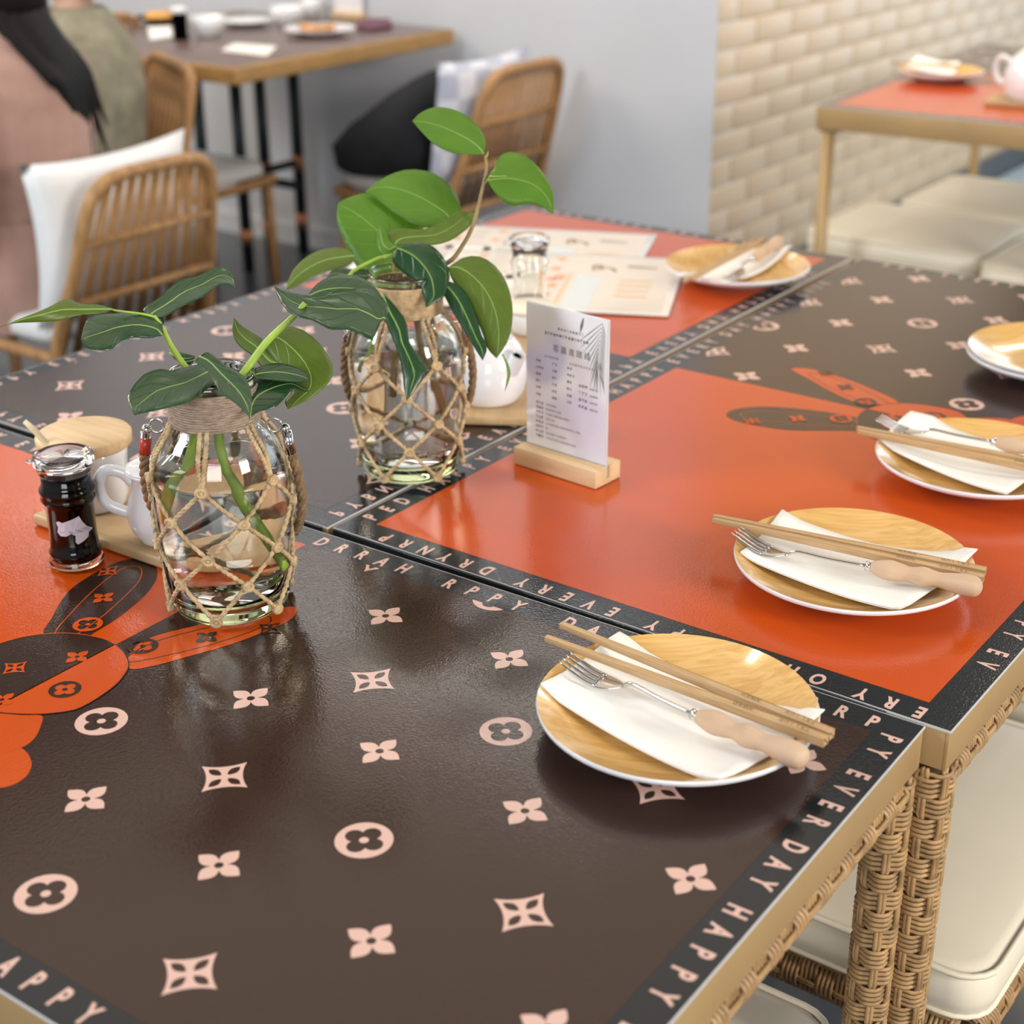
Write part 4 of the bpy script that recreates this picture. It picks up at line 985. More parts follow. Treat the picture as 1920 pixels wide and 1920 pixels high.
fwd = Vector((CAM_F.x, CAM_F.y, 0)).normalized()
soy_bottle(cp_ + fwd*0.062, 'nearly empty clear glass bottle on the board behind the cream-lidded cup', False, False)

# ------------------------------------------------------------------ acrylic table sign
SR = math.radians(-4.5); SO = Vector((-0.8165, 1.2165, TZ+0.0009))
t = thing('table_sign', 'upright acrylic sign with Chinese lines and palm frond in a wooden base', 'sign', SO, SR)
b = MB(); hw = 0.0535
b.box((-hw, -0.0205, 0), (hw, -0.0025, 0.0185), bev=0.0006); b.box((-hw, 0.0025, 0), (hw, 0.0205, 0.0185), bev=0.0006); b.box((-hw, -0.0028, 0), (hw, 0.0028, 0.006))
b.build('wooden_base', K['beech'], t)
CH, CW = 0.170, 0.0515
b = MB(); b.box((-CW, -0.0016, 0.0061), (CW, 0.0016, CH), bev=0.0004); ac = b.build('acrylic_sheet', K['acrylic'], t)
def card_material():
    M = mat('printed_card', (0.88, 0.88, 0.90), 0.35, coat=0.5); nt = M.node_tree; N = nt.nodes; L = nt.links; b_ = N['Principled BSDF']
    tc = N.new('ShaderNodeTexCoord')
    cols = [((-0.030, 0, 0.118), 0.030, (0.56, 0.55, 0.70)), ((0.022, 0, 0.045), 0.045, (0.70, 0.68, 0.80)), ((-0.052, 0, 0.163), 0.040, (0.74, 0.72, 0.66)), ((-0.02, 0, 0.03), 0.03, (0.84, 0.84, 0.87))]
    prev = None
    for c, r, col in cols:
        d = N.new('ShaderNodeVectorMath'); d.operation = 'DISTANCE'; L.new(tc.outputs['Object'], d.inputs[0]); d.inputs[1].default_value = c
        mr = N.new('ShaderNodeMapRange'); mr.interpolation_type = 'SMOOTHSTEP'; mr.inputs[1].default_value = r*0.75; mr.inputs[2].default_value = r*1.25; mr.inputs[3].default_value = 0.85; mr.inputs[4].default_value = 0.0
        L.new(d.outputs['Value'], mr.inputs[0])
        mx = N.new('ShaderNodeMix'); mx.data_type = 'RGBA'; mx.inputs[7].default_value = (*col, 1)
        if prev is None: mx.inputs[6].default_value = (0.88, 0.88, 0.90, 1)
        else: L.new(prev, mx.inputs[6])
        L.new(mr.outputs[0], mx.inputs[0]); prev = mx.outputs[2]
    L.new(prev, b_.inputs['Base Color']); return M
K['card'] = card_material()
b = MB(); b.box((-CW+0.001, -0.00225, 0.0195), (CW-0.0012, -0.0017, CH-0.001)); card = b.build('printed_card', K['card'], t)
def sign_text(s, x, z, h, cond=0.95, bold=0.0, gap=1.05, mb=None):
    for k, ch in enumerate(s):
        if ch == ' ': continue
        M = Matrix(((1, 0, 0, x + (k+0.5)*h*gap), (0, 0, 1, -0.00232), (0, 1, 0, z), (0, 0, 0, 1)))
        put_glyph(mb, ch, M, h*0.66, cond, bold)
b = MB(); CHS = '點心粥粉麵飯茶湯鮮蝦餃燒賣腸粉叉燒包豆漿糕品味堂食外帶早午晚'
rs = random.Random(3); rw = lambda n: ''.join(rs.choice(CHS) for _ in range(n))
sign_text('客贏進踏綫', -0.0175, 0.1285, 0.0088, bold=0.0, mb=b, gap=1.12)
sign_text(rw(9), -0.011, 0.1495, 0.0031, mb=b, bold=0.02, gap=1.2); sign_text(rw(15), -0.0275, 0.1425, 0.0034, mb=b, bold=0.03, gap=1.1)
sign_text(rw(6), -0.0275, 0.1180, 0.0029, mb=b); sign_text(rw(9), 0.004, 0.1165, 0.0029, mb=b, gap=1.2)
for k in range(6):
    z = 0.1115 - k*0.0072
    sign_text(rw(2) if k != 1 else rw(3), -0.0385, z, 0.0032, mb=b, bold=0.02); sign_text(rw(2), -0.0175, z, 0.0032, mb=b, bold=0.02); sign_text(rw(2) if k != 1 else rw(3), 0.0015, z, 0.0032, mb=b, bold=0.02)
    if k >= 2: sign_text(rw(3), 0.0165, z - 0.001, 0.0036, mb=b, bold=0.03); sign_text(rw(5), 0.0305, z - 0.0015, 0.0026, mb=b, gap=0.8)
for k in range(8):
    z = 0.0665 - k*0.0052; sign_text(rw(3), -0.0385, z, 0.0032, mb=b, bold=0.03); sign_text(rw([5, 7, 11, 4, 16, 1, 10, 14][k]), -0.0255, z, 0.0028, mb=b, gap=1.0)
tag(b.build('printed_text', K['ink'], card), 'dark printed Chinese text', kind='stuff')
b = MB(); Y_ = -0.00231
def frond(x0, z0, x1, z1, w):
    d = Vector((x1-x0, z1-z0)); n_ = Vector((-d.y, d.x)).normalized()*w
    b.vf([(x0-n_.x*0.4, Y_, z0-n_.y*0.4), (x0+n_.x*0.4, Y_, z0+n_.y*0.4), ((x0+x1)/2+n_.x, Y_, (z0+z1)/2+n_.y), (x1, Y_, z1), ((x0+x1)/2-n_.x, Y_, (z0+z1)/2-n_.y)], [(0, 1, 2, 3, 4)])
for k in range(10):
    z0 = 0.166 - k*0.0043; x0 = 0.0445 - k*0.0006
    frond(x0, z0, max(0.014 + 0.0028*k, 0.012), z0 - 0.026 - 0.0012*k, 0.00055)
    frond(x0, z0, 0.0500, z0 - 0.016 - k*0.0022, 0.00055)
for k in range(5): frond(0.038 + k*0.0012, 0.126, 0.030 + k*0.0048, 0.094 - (k % 2)*0.004, 0.00045)
frond(0.0215, 0.1665, 0.0175, 0.150, 0.0018)
tag(b.build('palm_frond_print', K['frond'] if 'frond' in K else mat('grey_green_print', (0.16, 0.18, 0.13), 0.6), card), 'grey-green palm frond print', kind='stuff')

# ------------------------------------------------------------------ laminated menus
K['menu'] = mat('cream_menu_paper', (0.78, 0.66, 0.52), 0.35, coat=1.0, bump=(9, 0.004, 0.15))
K['film'] = mat('laminating_film', (0.80, 0.78, 0.75), 0.12, coat=1.0, bump=(14, 0.004, 0.2))
K['m_or'] = mat('orange_print', (0.75, 0.33, 0.12), 0.4, coat=0.6); K['m_tan'] = mat('tan_print', (0.72, 0.48, 0.26), 0.4, coat=0.6)
K['m_gr'] = mat('grey_print', (0.50, 0.46, 0.40), 0.4, coat=0.6); K['m_br'] = mat('brown_script', (0.28, 0.17, 0.07), 0.4, coat=0.6); K['m_wh'] = mat('white_panel_print', (0.86, 0.80, 0.72), 0.4, coat=0.6); K['m_bl'] = mat('pale_blue_panel', (0.66, 0.69, 0.68), 0.4, coat=0.6)
def menu(loc, rz, label):
    # local x runs along the long side towards the right end, y up the sheet
    t = thing('laminated_menu', label, 'menu', loc, rz, 'laminated menus')
    L, Wd = 0.42, 0.29
    b = MB(); b.box((-L/2, -Wd/2, 0), (L/2, Wd/2, 0.0011), bev=0.0004); b.build('film_border', K['film'], t)
    b = MB(); b.box((-L/2+0.009, -Wd/2+0.009, 0.0010), (L/2-0.012, Wd/2-0.009, 0.00135)); sheet = b.build('printed_sheet', K['menu'], t)
    def blk(nm, m, rects, z=0.00145):
        b = MB()
        for x0, y0, x1, y1 in rects: b.vf([(x0, y0, z), (x1, y0, z), (x1, y1, z), (x0, y1, z)], [(0, 1, 2, 3)])
        tag(b.build(nm, m, sheet), kind='stuff')
    r = random.Random(5)
    blk('photo_panel', K['m_bl'], [(0.062, -0.13, 0.098, 0.035)])
    blk('white_panel', K['m_wh'], [(-0.10, -0.045, -0.02, 0.015), (-0.19, 0.06, -0.12, 0.11), (-0.17, -0.11, -0.11, -0.05)])
    blk('divider', K['m_tan'], [(0.048, -0.13, 0.054, 0.04)] + [(0.125, -0.07+0.026*i, 0.172, -0.059+0.026*i) for i in range(4)])
    heads = [(-0.10+0.06*(i % 3), 0.105-0.055*(i//3), -0.088+0.06*(i % 3), 0.125-0.055*(i//3)) for i in range(9)]
    blk('heading', K['m_or'], heads + [(0.022, -0.12, 0.034, -0.105), (0.026, -0.085, 0.038, -0.062), (0.028, -0.04, 0.040, -0.015), (0.03, 0.0, 0.045, 0.03), (-0.18, 0.03, -0.165, 0.05)])
    rows = []
    for c in range(4):
        for k in range(16):
            x0 = -0.19 + c*0.056; y0 = 0.122 - k*0.0155
            if r.random() < 0.85: rows.append((x0, y0, x0 + 0.022 + 0.02*r.random(), y0 + 0.005))
    blk('text_line', K['m_gr'], rows)
    b = MB()
    b.tube([(0.076+0.02*math.sin(i*0.5)*0.6 + i*0.0016, 0.080 + 0.010*math.sin(i*1.1) - 0.0009*i, 0.0013) for i in range(20)], 0.0022, 5, flat=0.4)
    b.vf([(0.128, 0.082, 0.00145), (0.172, 0.080, 0.00145), (0.172, 0.087, 0.00145), (0.128, 0.093, 0.00145)], [(0, 1, 2, 3)])
    tag(b.build('script_logo', K['m_br'], sheet), kind='stuff'); return t
mdir = math.atan2(0.139, 0.297)
ux = Vector((math.cos(mdir), math.sin(mdir), 0)); uy = Vector((-ux.y, ux.x, 0))
br = pz(1253, 597, TZ); menu(br - ux*0.21 + uy*0.145 + Vector((0, 0, 0.0022)), mdir, 'laminated cream menu with orange headings, in front, next to the clear bottle')
md2 = math.atan2(0.118, 0.284); ux = Vector((math.cos(md2), math.sin(md2), 0)); uy = Vector((-ux.y, ux.x, 0))
tr = pz(1233, 442, TZ); menu(tr - ux*0.21 - uy*0.145 + Vector((0, 0, 0.0008)), md2, 'laminated cream menu lying half under the front one, farther from the camera')
# ------------------------------------------------------------------ wicker stools with cream cushions
def rounded(hx, hy, r, n=5):
    out = []
    for cx, cy, a0 in ((hx-r, hy-r, 0), (-hx+r, hy-r, PI/2), (-hx+r, -hy+r, PI), (hx-r, -hy+r, 1.5*PI)):
        for i in range(n+1):
            a = a0 + i/n*PI/2; out.append((cx + r*math.cos(a), cy + r*math.sin(a)))
    return out
def stool(cx, cy, w, d, label, H=0.47, group='wicker stools with cream cushions', full=True):
    t = thing('wicker_stool', label, 'stool', (cx, cy, 0), 0, group)
    hx, hy = w/2, d/2; th = 0.062
    b = MB(); rings = []
    for z, ins, r in ((H-th, 0.012, 0.03), (H-th+0.006, 0.002, 0.035), (H-th*0.55, -0.003, 0.035), (H-0.012, 0.001, 0.035), (H-0.006, 0.004, 0.035), (H-0.0035, 0.014, 0.035), (H, 0.04, 0.035), (H+0.002, 0.09, 0.03)):
        rings.append([Vector((x, y, z)) for x, y in rounded(hx-ins, hy-ins, r)])
    b.loft(rings); cu = b.build('cushion', K['cream'], t)
    b = MB(); loop = [Vector((x, y, H-0.0065)) for x, y in rounded(hx+0.0005, hy+0.0005, 0.036)]; b.tube(loop + loop[:2], 0.0032, 6, caps=False)
    loop = [Vector((x, y, H-th+0.007)) for x, y in rounded(hx-0.001, hy-0.001, 0.036)]; b.tube(loop + loop[:2], 0.0028, 6, caps=False); b.build('piping', K['cream'], cu)
    r = 0.0215; zr = H - th - r - 0.002
    e = r
    for s in (-1, 1):
        add_post('seat_rail', t, r, (-hx+e, s*(hy-e), zr), (hx-e, s*(hy-e), zr)); add_post('seat_rail', t, r, (s*(hx-e), -hy+e, zr), (s*(hx-e), hy-e, zr))
        for u in (-1, 1):
            add_post('leg', t, r, (s*(hx-e), u*(hy-e), 0.02), (s*(hx-e), u*(hy-e), zr))
            q = MB(); q.lathe([(1e-4, 0), (0.016, 0), (0.016, 0.02), (1e-4, 0.02)], 14, Matrix.Translation((s*(hx-e), u*(hy-e), 0))); q.build('foot', K['black_metal'], t)
    b = MB(); b.box((-hx+0.03, -hy+0.03, H-th-0.012), (hx-0.03, hy-0.03, H-th-0.001)); b.build('seat_board', K['brown_wood'], t)
    return t
stool(-0.505, 1.335, 0.42, 0.44, 'cream-cushioned wicker stool tucked under the table with bright orange print')
stool(-0.590, 0.785, 0.42, 0.43, 'cream-cushioned wicker stool under the nearest table, at the bottom edge of the photo')
stool(-0.455, 1.835, 0.42, 0.44, 'cream-cushioned wicker stool beyond the two woven table legs, second along the right table')
BG = 'background stools with cream cushions'
stool(-1.405, 3.655, 0.44, 0.38, 'cream-cushioned stool under the far orange table, front row, left', 0.47, BG)
stool(-0.940, 3.590, 0.44, 0.38, 'cream-cushioned stool under the far orange table, front row, right, cut by the photo edge', 0.47, BG)
stool(-1.330, 4.085, 0.46, 0.40, 'cream-cushioned stool under the far orange table, behind the front row', 0.47, BG)
# ------------------------------------------------------------------ far orange table
FC = Vector((-1.262, 3.905, 0))
tF = thing('dining_table', 'far orange-printed table with thin beige legs by the brick wall', 'table', FC, math.radians(90 + 2.5))
print_mat(tF, 0.61, [("HAPPY EVERY DAY HAPPY", (-0.5715, -0.27), (0, 1), (-1, 0), 0.0236, 0.04), ("HAPPY EVERY DAY HAPPY EVERY DAY HAPPY EVERY DAY", (-0.548, 0.2915), (1, 0), (0, 1), 0.0236, 0.037)])
b = MB(); b.box((-0.582, -0.302, TZ-0.022), (0.582, 0.302, TZ-0.0019)); b.build('tabletop', K['brown_wood'], tF)
for lo, hi in (((-0.586, -0.306), (0.586, -0.302)), ((-0.586, 0.302), (0.586, 0.306)), ((-0.586, -0.302), (-0.582, 0.302)), ((0.582, -0.302), (0.586, 0.302))):
    b = MB(); b.box((lo[0], lo[1], TZ-0.052), (hi[0], hi[1], TZ-0.0022), bev=0.0008); b.build('edge_strip', K['gold'], tF)
for s in (-1, 1):
    for u in (-1, 1):
        b = MB(); b.tube([(s*0.562, u*0.282, 0), (s*0.562, u*0.282, TZ-0.03)], 0.015, 12); b.build('leg', K['gold'], tF)
        b = MB(); b.box((s*0.562-0.03*(s > 0)-0.0, u*0.282-0.028, TZ-0.062), (s*0.562+0.03*(s < 0)+0.004, u*0.282+0.028, TZ-0.05), bev=0.002); b.build('leg_plate', K['gold'], tF)
P6 = Vector((-1.448, 3.80, TZ+0.0009))
plate(P6, 'bamboo-print plate on the far orange table by the brick wall', PG, 0.4)
napkin(P6, [(1690,122),(1720,112),(1800,118),(1790,130)], 'small white paper napkin on the far plate by the brick wall', NG)
stick(pz(1668,116, TZ+0.034), pz(1800,126, TZ+0.034), 'brown chopstick on the far plate by the brick wall', CG, False)
board(Vector((-1.155, 3.575, TZ+0.0009)), 0.2, 0.17, 0.11, 'bamboo board under the white pot on the far orange table')
teapot(Vector((-1.150, 3.580, TZ+0.0125)), 'white teapot on the far orange table, cut by the right edge', 1.35)

# ------------------------------------------------------------------ rattan chairs
def rattan_chair(x, y, rz, label, H=0.745, wtop=0.36, wbot=0.46):
    # local: back plane at x=0, seat towards -x
    t = thing('rattan_chair', label, 'chair', (x, y, 0), rz, 'low rattan chairs with slatted backs')
    z0 = 0.34; lean = 0.12
    hw = lambda z: (wbot + (wtop-wbot)*(z-z0)/(H-z0))/2
    bx = lambda z, y_=0: lean*(z-H)/(H-z0)
    pts = [(bx(z0)-0.005, -hw(z0)-0.005, 0.0), (bx(z0), -hw(z0), z0), (bx(0.55), -hw(0.55), 0.55), (bx(H-0.07), -hw(H-0.07), H-0.07), (bx(H-0.02), -hw(H-0.02)+0.018, H-0.02), (bx(H), -hw(H)+0.065, H), (bx(H), 0, H+0.002)]
    full = pts + [(p[0], -p[1], p[2]) for p in pts[-2::-1]]
    b = MB(); b.tube(catmull(full, 60), 0.0145, 8); b.build('back_frame', K['rattan'], t)
    for z in (0.355, 0.48, 0.61):
        b = MB(); b.tube([(bx(z)+0.004, -hw(z), z), (bx(z)+0.008, 0, z), (bx(z)+0.004, hw(z), z)], 0.010, 8); b.build('back_rail', K['rattan'], t)
    n = 19; b = MB(); b.tube([(0, 0, 0), (0, 0, 0.5), (0, 0, 1.0)], 0.0058, 6); sm = b.mesh('slat'); sm.materials.append(K['rattan'])
    for i in range(n):
        u = -1 + 2*(i+0.5 + (0.18 if i % 2 else -0.18))/n
        zt = H - 0.004 - 0.03*max(0, abs(u)-0.75)/0.25
        p0 = Vector((bx(0.355)-0.005, u*hw(0.355)*0.95, 0.355)); p1 = Vector((bx(zt)-0.002, u*hw(zt)*0.93, zt))
        o = bpy.data.objects.new('slat', sm); COL.objects.link(o); o.parent = t; o.location = p0
        d = p1-p0; o.rotation_mode = 'QUATERNION'; o.rotation_quaternion = d.to_track_quat('Z', 'Y'); o.scale = (1, 1, d.length)
    sw, sd = wbot/2 - 0.005, 0.55
    b = MB(); lp = [(bx(0.36), -sw, 0.36), (-sd+0.06, -sw-0.012, 0.37), (-sd, -sw+0.05, 0.372), (-sd, sw-0.05, 0.372), (-sd+0.06, sw+0.012, 0.37), (bx(0.36), sw, 0.36)]; b.tube(catmull(lp, 40), 0.0145, 8); b.build('seat_frame', K['rattan'], t)
    for s in (-1, 1):
        b = MB(); b.tube([(-sd+0.03, s*(sw+0.0), 0.37), (-sd+0.025, s*(sw+0.005), 0.0)], 0.014, 8); b.build('leg', K['rattan'], t)
    b = MB(); rings = []
    for z, ins in ((0.385, 0.012), (0.392, 0.0), (0.415, 0.0), (0.430, 0.012), (0.438, 0.05)):
        rings.append([Vector((px_-sd/2-0.06, py_, z)) for px_, py_ in rounded(sd/2-0.07-ins, sw-0.006-ins, 0.05)])
    b.loft(rings); b.build('seat_cushion', K['white_cloth'], t)
    return t
rattan_chair(-2.500, 2.178, 0.0, 'low rattan chair with white pillow, nearest chair, at left behind the tables', 0.745, 0.325, 0.445)
rattan_chair(-2.620, 3.690, 0.0, 'low rattan chair against the grey wall holding a black coat', 0.75)
rattan_chair(-3.115, 2.805, 1.1, 'rattan chair behind the person in the khaki shirt, beside the dark table', 0.83, 0.40, 0.44)
rattan_chair(-3.98, 3.24, PI, 'rattan chair on the far side of the dark table, partly behind dishes', 0.83, 0.44, 0.46)
# ------------------------------------------------------------------ pillows and coat
def pillow(name, label, c, q, w, h, th, m, check=False):
    t = thing(name, label, 'pillow', c, 0, 'throw pillows on rattan chairs')
    ex, ez, ey = q
    b = MB(); n = 14
    for s in (1, -1):
        vs = []
        for i in range(n+1):
            for j in range(n+1):
                u, v = -1 + 2*i/n, -1 + 2*j/n
                pin = 1 - 0.10*(1-u*u) if True else 1; piv = 1 - 0.10*(1-v*v)
                k = max(0, (1-u*u)*(1-v*v))**0.42*th/2
                ww = 0.004*math.sin(5*u+3*v)*(1-u*u)*(1-v*v)
                vs.append(Vector(ex)*(u*w/2*piv) + Vector(ez)*(v*h/2*pin) + Vector(ey)*(s*k + ww))
        fs = [(i*(n+1)+j, (i+1)*(n+1)+j, (i+1)*(n+1)+j+1, i*(n+1)+j+1) for i in range(n) for j in range(n)]
        b.vf(vs, fs, smooth=True)
    bmesh.ops.remove_doubles(b.bm, verts=list(b.bm.verts), dist=0.0004)
    b.build('pillow_cover', m, t); return t
def check_cloth():
    M = mat('white_blue_check_cloth', (0.62, 0.64, 0.72), 0.9); nt = M.node_tree; N = nt.nodes; L = nt.links; b = N['Principled BSDF']
    tc = N.new('ShaderNodeTexCoord'); w = N.new('ShaderNodeTexChecker'); w.inputs['Scale'].default_value = 14
    w.inputs[1].default_value = (0.66, 0.68, 0.76, 1); w.inputs[2].default_value = (0.46, 0.49, 0.60, 1)
    L.new(tc.outputs['Object'], w.inputs['Vector']); L.new(w.outputs[0], b.inputs['Base Color']); return M
K['check'] = check_cloth()
yv = Vector((0.05, 1, 0.02)).normalized(); zv = Vector((0.10, -0.05, 1)).normalized(); xv = yv.cross(zv).normalized()
pillow('throw_pillow', 'white throw pillow behind the person in pink, on the nearest rattan chair', (-2.630, 2.158, 0.602), (yv, zv, xv), 0.43, 0.36, 0.12, K['white_cloth'])
pillow('throw_pillow', 'pale blue-grey checked pillow behind the black coat', (-2.745, 3.62, 0.610), (Vector((0.02, 1, 0)).normalized(), Vector((0.14, 0, 0.99)), Vector((-0.99, 0.02, 0.14))), 0.42, 0.36, 0.10, K['check'])
b = MB(); rings = []
rc = random.Random(2)
spine = [(-2.99, 3.43, 0.442, 0.07, 0.09), (-2.99, 3.43, 0.46, 0.135, 0.15), (-2.98, 3.43, 0.52, 0.15, 0.155), (-2.95, 3.44, 0.58, 0.145, 0.135), (-2.92, 3.46, 0.63, 0.125, 0.11), (-2.89, 3.49, 0.675, 0.10, 0.08), (-2.87, 3.52, 0.71, 0.06, 0.05), (-2.86, 3.54, 0.735, 0.02, 0.02)]
for x, y, z, a, c in spine:
    rings.append([Vector((x + c*math.cos(k*2*PI/20)*(1+0.15*math.sin(3*k*2*PI/20 + z*30)), y + 0.055 + a*math.sin(k*2*PI/20)*(1+0.10*math.sin(5*k*2*PI/20 + z*20)), z)) for k in range(20)])
b.loft(rings)
tag(b.build('folded_coat', mat('black_fleece', (0.010, 0.011, 0.014), 0.95, bump=(30, 0.01, 0.5))), 'black coat piled on the seat of the chair by the grey wall', 'coat')
# ------------------------------------------------------------------ dark table at the grey wall
tD = thing('cafe_table', 'dark wood table with cane edge and black pipe legs against the grey wall', 'table', (-3.52, 3.44, 0), 0)
b = MB(); b.box((-0.445, -0.455, TZ-0.03), (0.445, 0.475, TZ), bev=0.004); b.build('tabletop', K['dark_top'], tD)
for lo, hi in (((0.446, -0.47), (0.462, 0.475)), ((-0.462, -0.47), (-0.446, 0.475)), ((-0.445, -0.471), (0.445, -0.456))):
    b = MB(); b.box((lo[0], lo[1], TZ-0.045), (hi[0], hi[1], TZ+0.0005), bev=0.005); b.build('cane_edge', K['cane'] if 'cane' in K else mat('cane_edge', (0.40, 0.23, 0.08), 0.5, var=0.25, vscale=20, stretch=(1, 1, 12)), tD)
for x, y in ((-0.20, 0.17), (-0.22, 0.30), (-0.20, 0.44), (-0.38, 0.17)):
    b = MB(); b.tube([(x, y, 0), (x, y, TZ-0.03)], 0.020, 12); lg = b.build('pipe_leg', K['black_metal'], tD)
    for z in (0.12, 0.32):
        q = MB(); q.tube([(x, y, z-0.025), (x, y, z+0.025)], 0.0215, 12); q.build('pipe_joint', K['copper'], lg)
for a, c in (((-0.20, 0.17, 0.32), (-0.20, 0.44, 0.32)), ((-0.38, 0.17, 0.32), (0.05, 0.17, 0.32))):
    b = MB(); b.tube([a, c], 0.014, 10); b.build('pipe_crossbar', K['black_metal'], tD)
# things on the dark table
def bowl(loc, r, h, label):
    t = thing('bowl', label, 'bowl', loc, 0, 'cream bowls on the dark table')
    b = MB(); b.lathe([(1e-4, 0.002), (r*0.5, 0.0), (r*0.55, 0.004), (r*0.85, h*0.45), (r, h), (r*0.95, h), (r*0.78, h*0.45), (r*0.45, 0.008), (1e-4, 0.007)], 36); b.build('bowl_body', K['ceramic'], t)
    b = MB(); b.lathe([(1e-4, h*0.62), (r*0.84, h*0.6)], 24); b.build('soup', K['cream'], t); return t
g = pz(392, 68, TZ); bowl((g.x, g.y, TZ+0.001), 0.056, 0.055, 'cream bowl beside the dark bottle on the dark table')
g = pz(540, 47, TZ); bowl((g.x, g.y, TZ+0.001), 0.056, 0.055, 'white bowl behind the food plate on the dark table')
g = pz(340, 74, TZ)
t = thing('soy_sauce_bottle', 'dark bottle with white stopper on the dark wood table', 'bottle', (g.x, g.y, TZ+0.001))
b = MB(); b.lathe([(1e-4, 0), (0.022, 0), (0.024, 0.004), (0.021, 0.012), (0.021, 0.05), (0.0235, 0.058), (0.0215, 0.066), (0.0215, 0.075), (1e-4, 0.076)], 28); b.build('bottle_body', K['soy'], t)
b = MB(); b.lathe([(0.0215, 0.0755), (0.0235, 0.078), (0.024, 0.088), (0.018, 0.093), (1e-4, 0.094)], 28); b.build('stopper', K['ceramic'], t)
g = pz(600, 66, TZ)
t = thing('food_plate', 'plate of fried food near the edge of the dark table', 'plate', (g.x, g.y, TZ+0.001))
b = MB(); b.lathe([(1e-4, 0.003), (0.055, 0.0), (0.06, 0.003), (0.105, 0.018), (0.109, 0.021), (0.104, 0.0215), (0.06, 0.009), (1e-4, 0.007)], 40); b.build('plate_body', K['plate_white'], t)
b = MB(); rr = random.Random(9); food = []
for k in range(14):
    a = rr.uniform(0, 6.28); q = 0.062*math.sqrt(rr.random()); b.ball((q*math.cos(a), q*math.sin(a), 0.016 + 0.008*rr.random()), 0.017, 6, (1.2, 0.9, 0.6))
tag(b.build('fried_food', mat('fried_dough', (0.62, 0.32, 0.13), 0.6, var=0.3, vscale=50), t), kind='stuff')
g = pz(300, 42, TZ)
t = thing('food_plate', 'dish of orange food behind the dark bottle', 'plate', (g.x, g.y, TZ+0.001))
b = MB(); b.lathe([(1e-4, 0.003), (0.04, 0.0), (0.075, 0.016), (0.078, 0.018), (0.073, 0.018), (0.04, 0.006), (1e-4, 0.005)], 32); b.build('plate_body', K['soy'], t)
b = MB(); b.ball((0, 0, 0.015), 0.05, 8, (1.1, 1, 0.4)); b.build('orange_food', mat('orange_food', (0.70, 0.34, 0.07), 0.5, var=0.3, vscale=60), t)
g = pz(462, 47, TZ)
t = thing('food_plate', 'white dish at the far middle of the dark table', 'plate', (g.x, g.y, TZ+0.001))
b = MB(); b.lathe([(1e-4, 0.003), (0.05, 0.0), (0.085, 0.014), (0.088, 0.016), (0.083, 0.016), (0.05, 0.006), (1e-4, 0.005)], 32); b.build('plate_body', K['ceramic'], t)
def flat_paper(pts, nm, label, cat, m, z=0.0012, th=0.0012):
    q = [pz(x, y, TZ) for x, y in pts]; c = sum(q, Vector())/len(q)
    b = MB(); lo = [Vector((p.x-c.x, p.y-c.y, 0)) for p in q]; up = [v + Vector((0, 0, th)) for v in lo]; n = len(lo)
    b.vf(lo + up, [tuple(range(n-1, -1, -1)), tuple(range(n, 2*n))] + [(i, (i+1) % n, n+(i+1) % n, n+i) for i in range(n)])
    o = b.build(nm, m); o.location = (c.x, c.y, TZ+z); return tag(o, label, cat)
flat_paper([(414,96),(440,82),(520,88),(500,106)], 'paper_napkin', 'flat white paper napkin at the edge of the dark table', 'napkin', K['napkin'])
flat_paper([(282,76),(276,52),(320,50),(324,70)], 'paper_napkin', 'white napkin left of the dark bottle on the dark table', 'napkin', K['napkin'])
o = flat_paper([(668,56),(684,42),(730,42),(736,54),(700,60)], 'folded_cloth', 'folded purple cloth on the dark table near the wall', 'cloth', mat('purple_cloth', (0.16, 0.07, 0.10), 0.9), 0.0012, 0.012)
g = pz(655, 34, TZ); t = thing('table_sign', 'blurred acrylic sign in a wooden base on the dark table', 'sign', (g.x, g.y, TZ+0.0005), 0.1)
b = MB(); b.box((-0.06, -0.02, 0), (0.06, 0.02, 0.02), bev=0.001); b.build('wooden_base', K['beech'], t)
b = MB(); b.box((-0.055, -0.002, 0.02), (0.055, 0.002, 0.18)); b.build('printed_card', K['plate_white'], t)
g = pz(585, 32, TZ); t = thing('teapot_cup', 'white teacup by the blurred sign on the dark table', 'cup', (g.x, g.y, TZ+0.001)); t.name = 'tea_cup'
b = MB(); b.lathe([(1e-4, 0.002), (0.022, 0), (0.03, 0.03), (0.034, 0.055), (0.032, 0.055), (0.027, 0.03), (1e-4, 0.006)], 28); b.build('cup_body', K['ceramic'], t)
# ------------------------------------------------------------------ people (one continuous surface each, clothes over it)
def ringpts(c, rx, ry, axx, axy, n=18): return [Vector(c) + Vector(axx)*rx*math.cos(2*PI*k/n) + Vector(axy)*ry*math.sin(2*PI*k/n) for k in range(n)]
def fused(name, build, m, parent, vox=0.011, smooth=6):
    b = MB(); build(b); me = b.mesh(name); o = link(name, me, m)
    r = o.modifiers.new('r', 'REMESH'); r.mode = 'VOXEL'; r.voxel_size = vox; r.use_smooth_shade = True
    s = o.modifiers.new('s', 'SMOOTH'); s.factor = 0.5; s.iterations = smooth
    dg = bpy.context.evaluated_depsgraph_get(); me2 = bpy.data.meshes.new_from_object(o.evaluated_get(dg), depsgraph=dg)
    o.modifiers.clear(); o.data = me2; me2.materials.clear(); me2.materials.append(m); o.parent = parent
    for p in me2.polygons: p.use_smooth = True
    return o
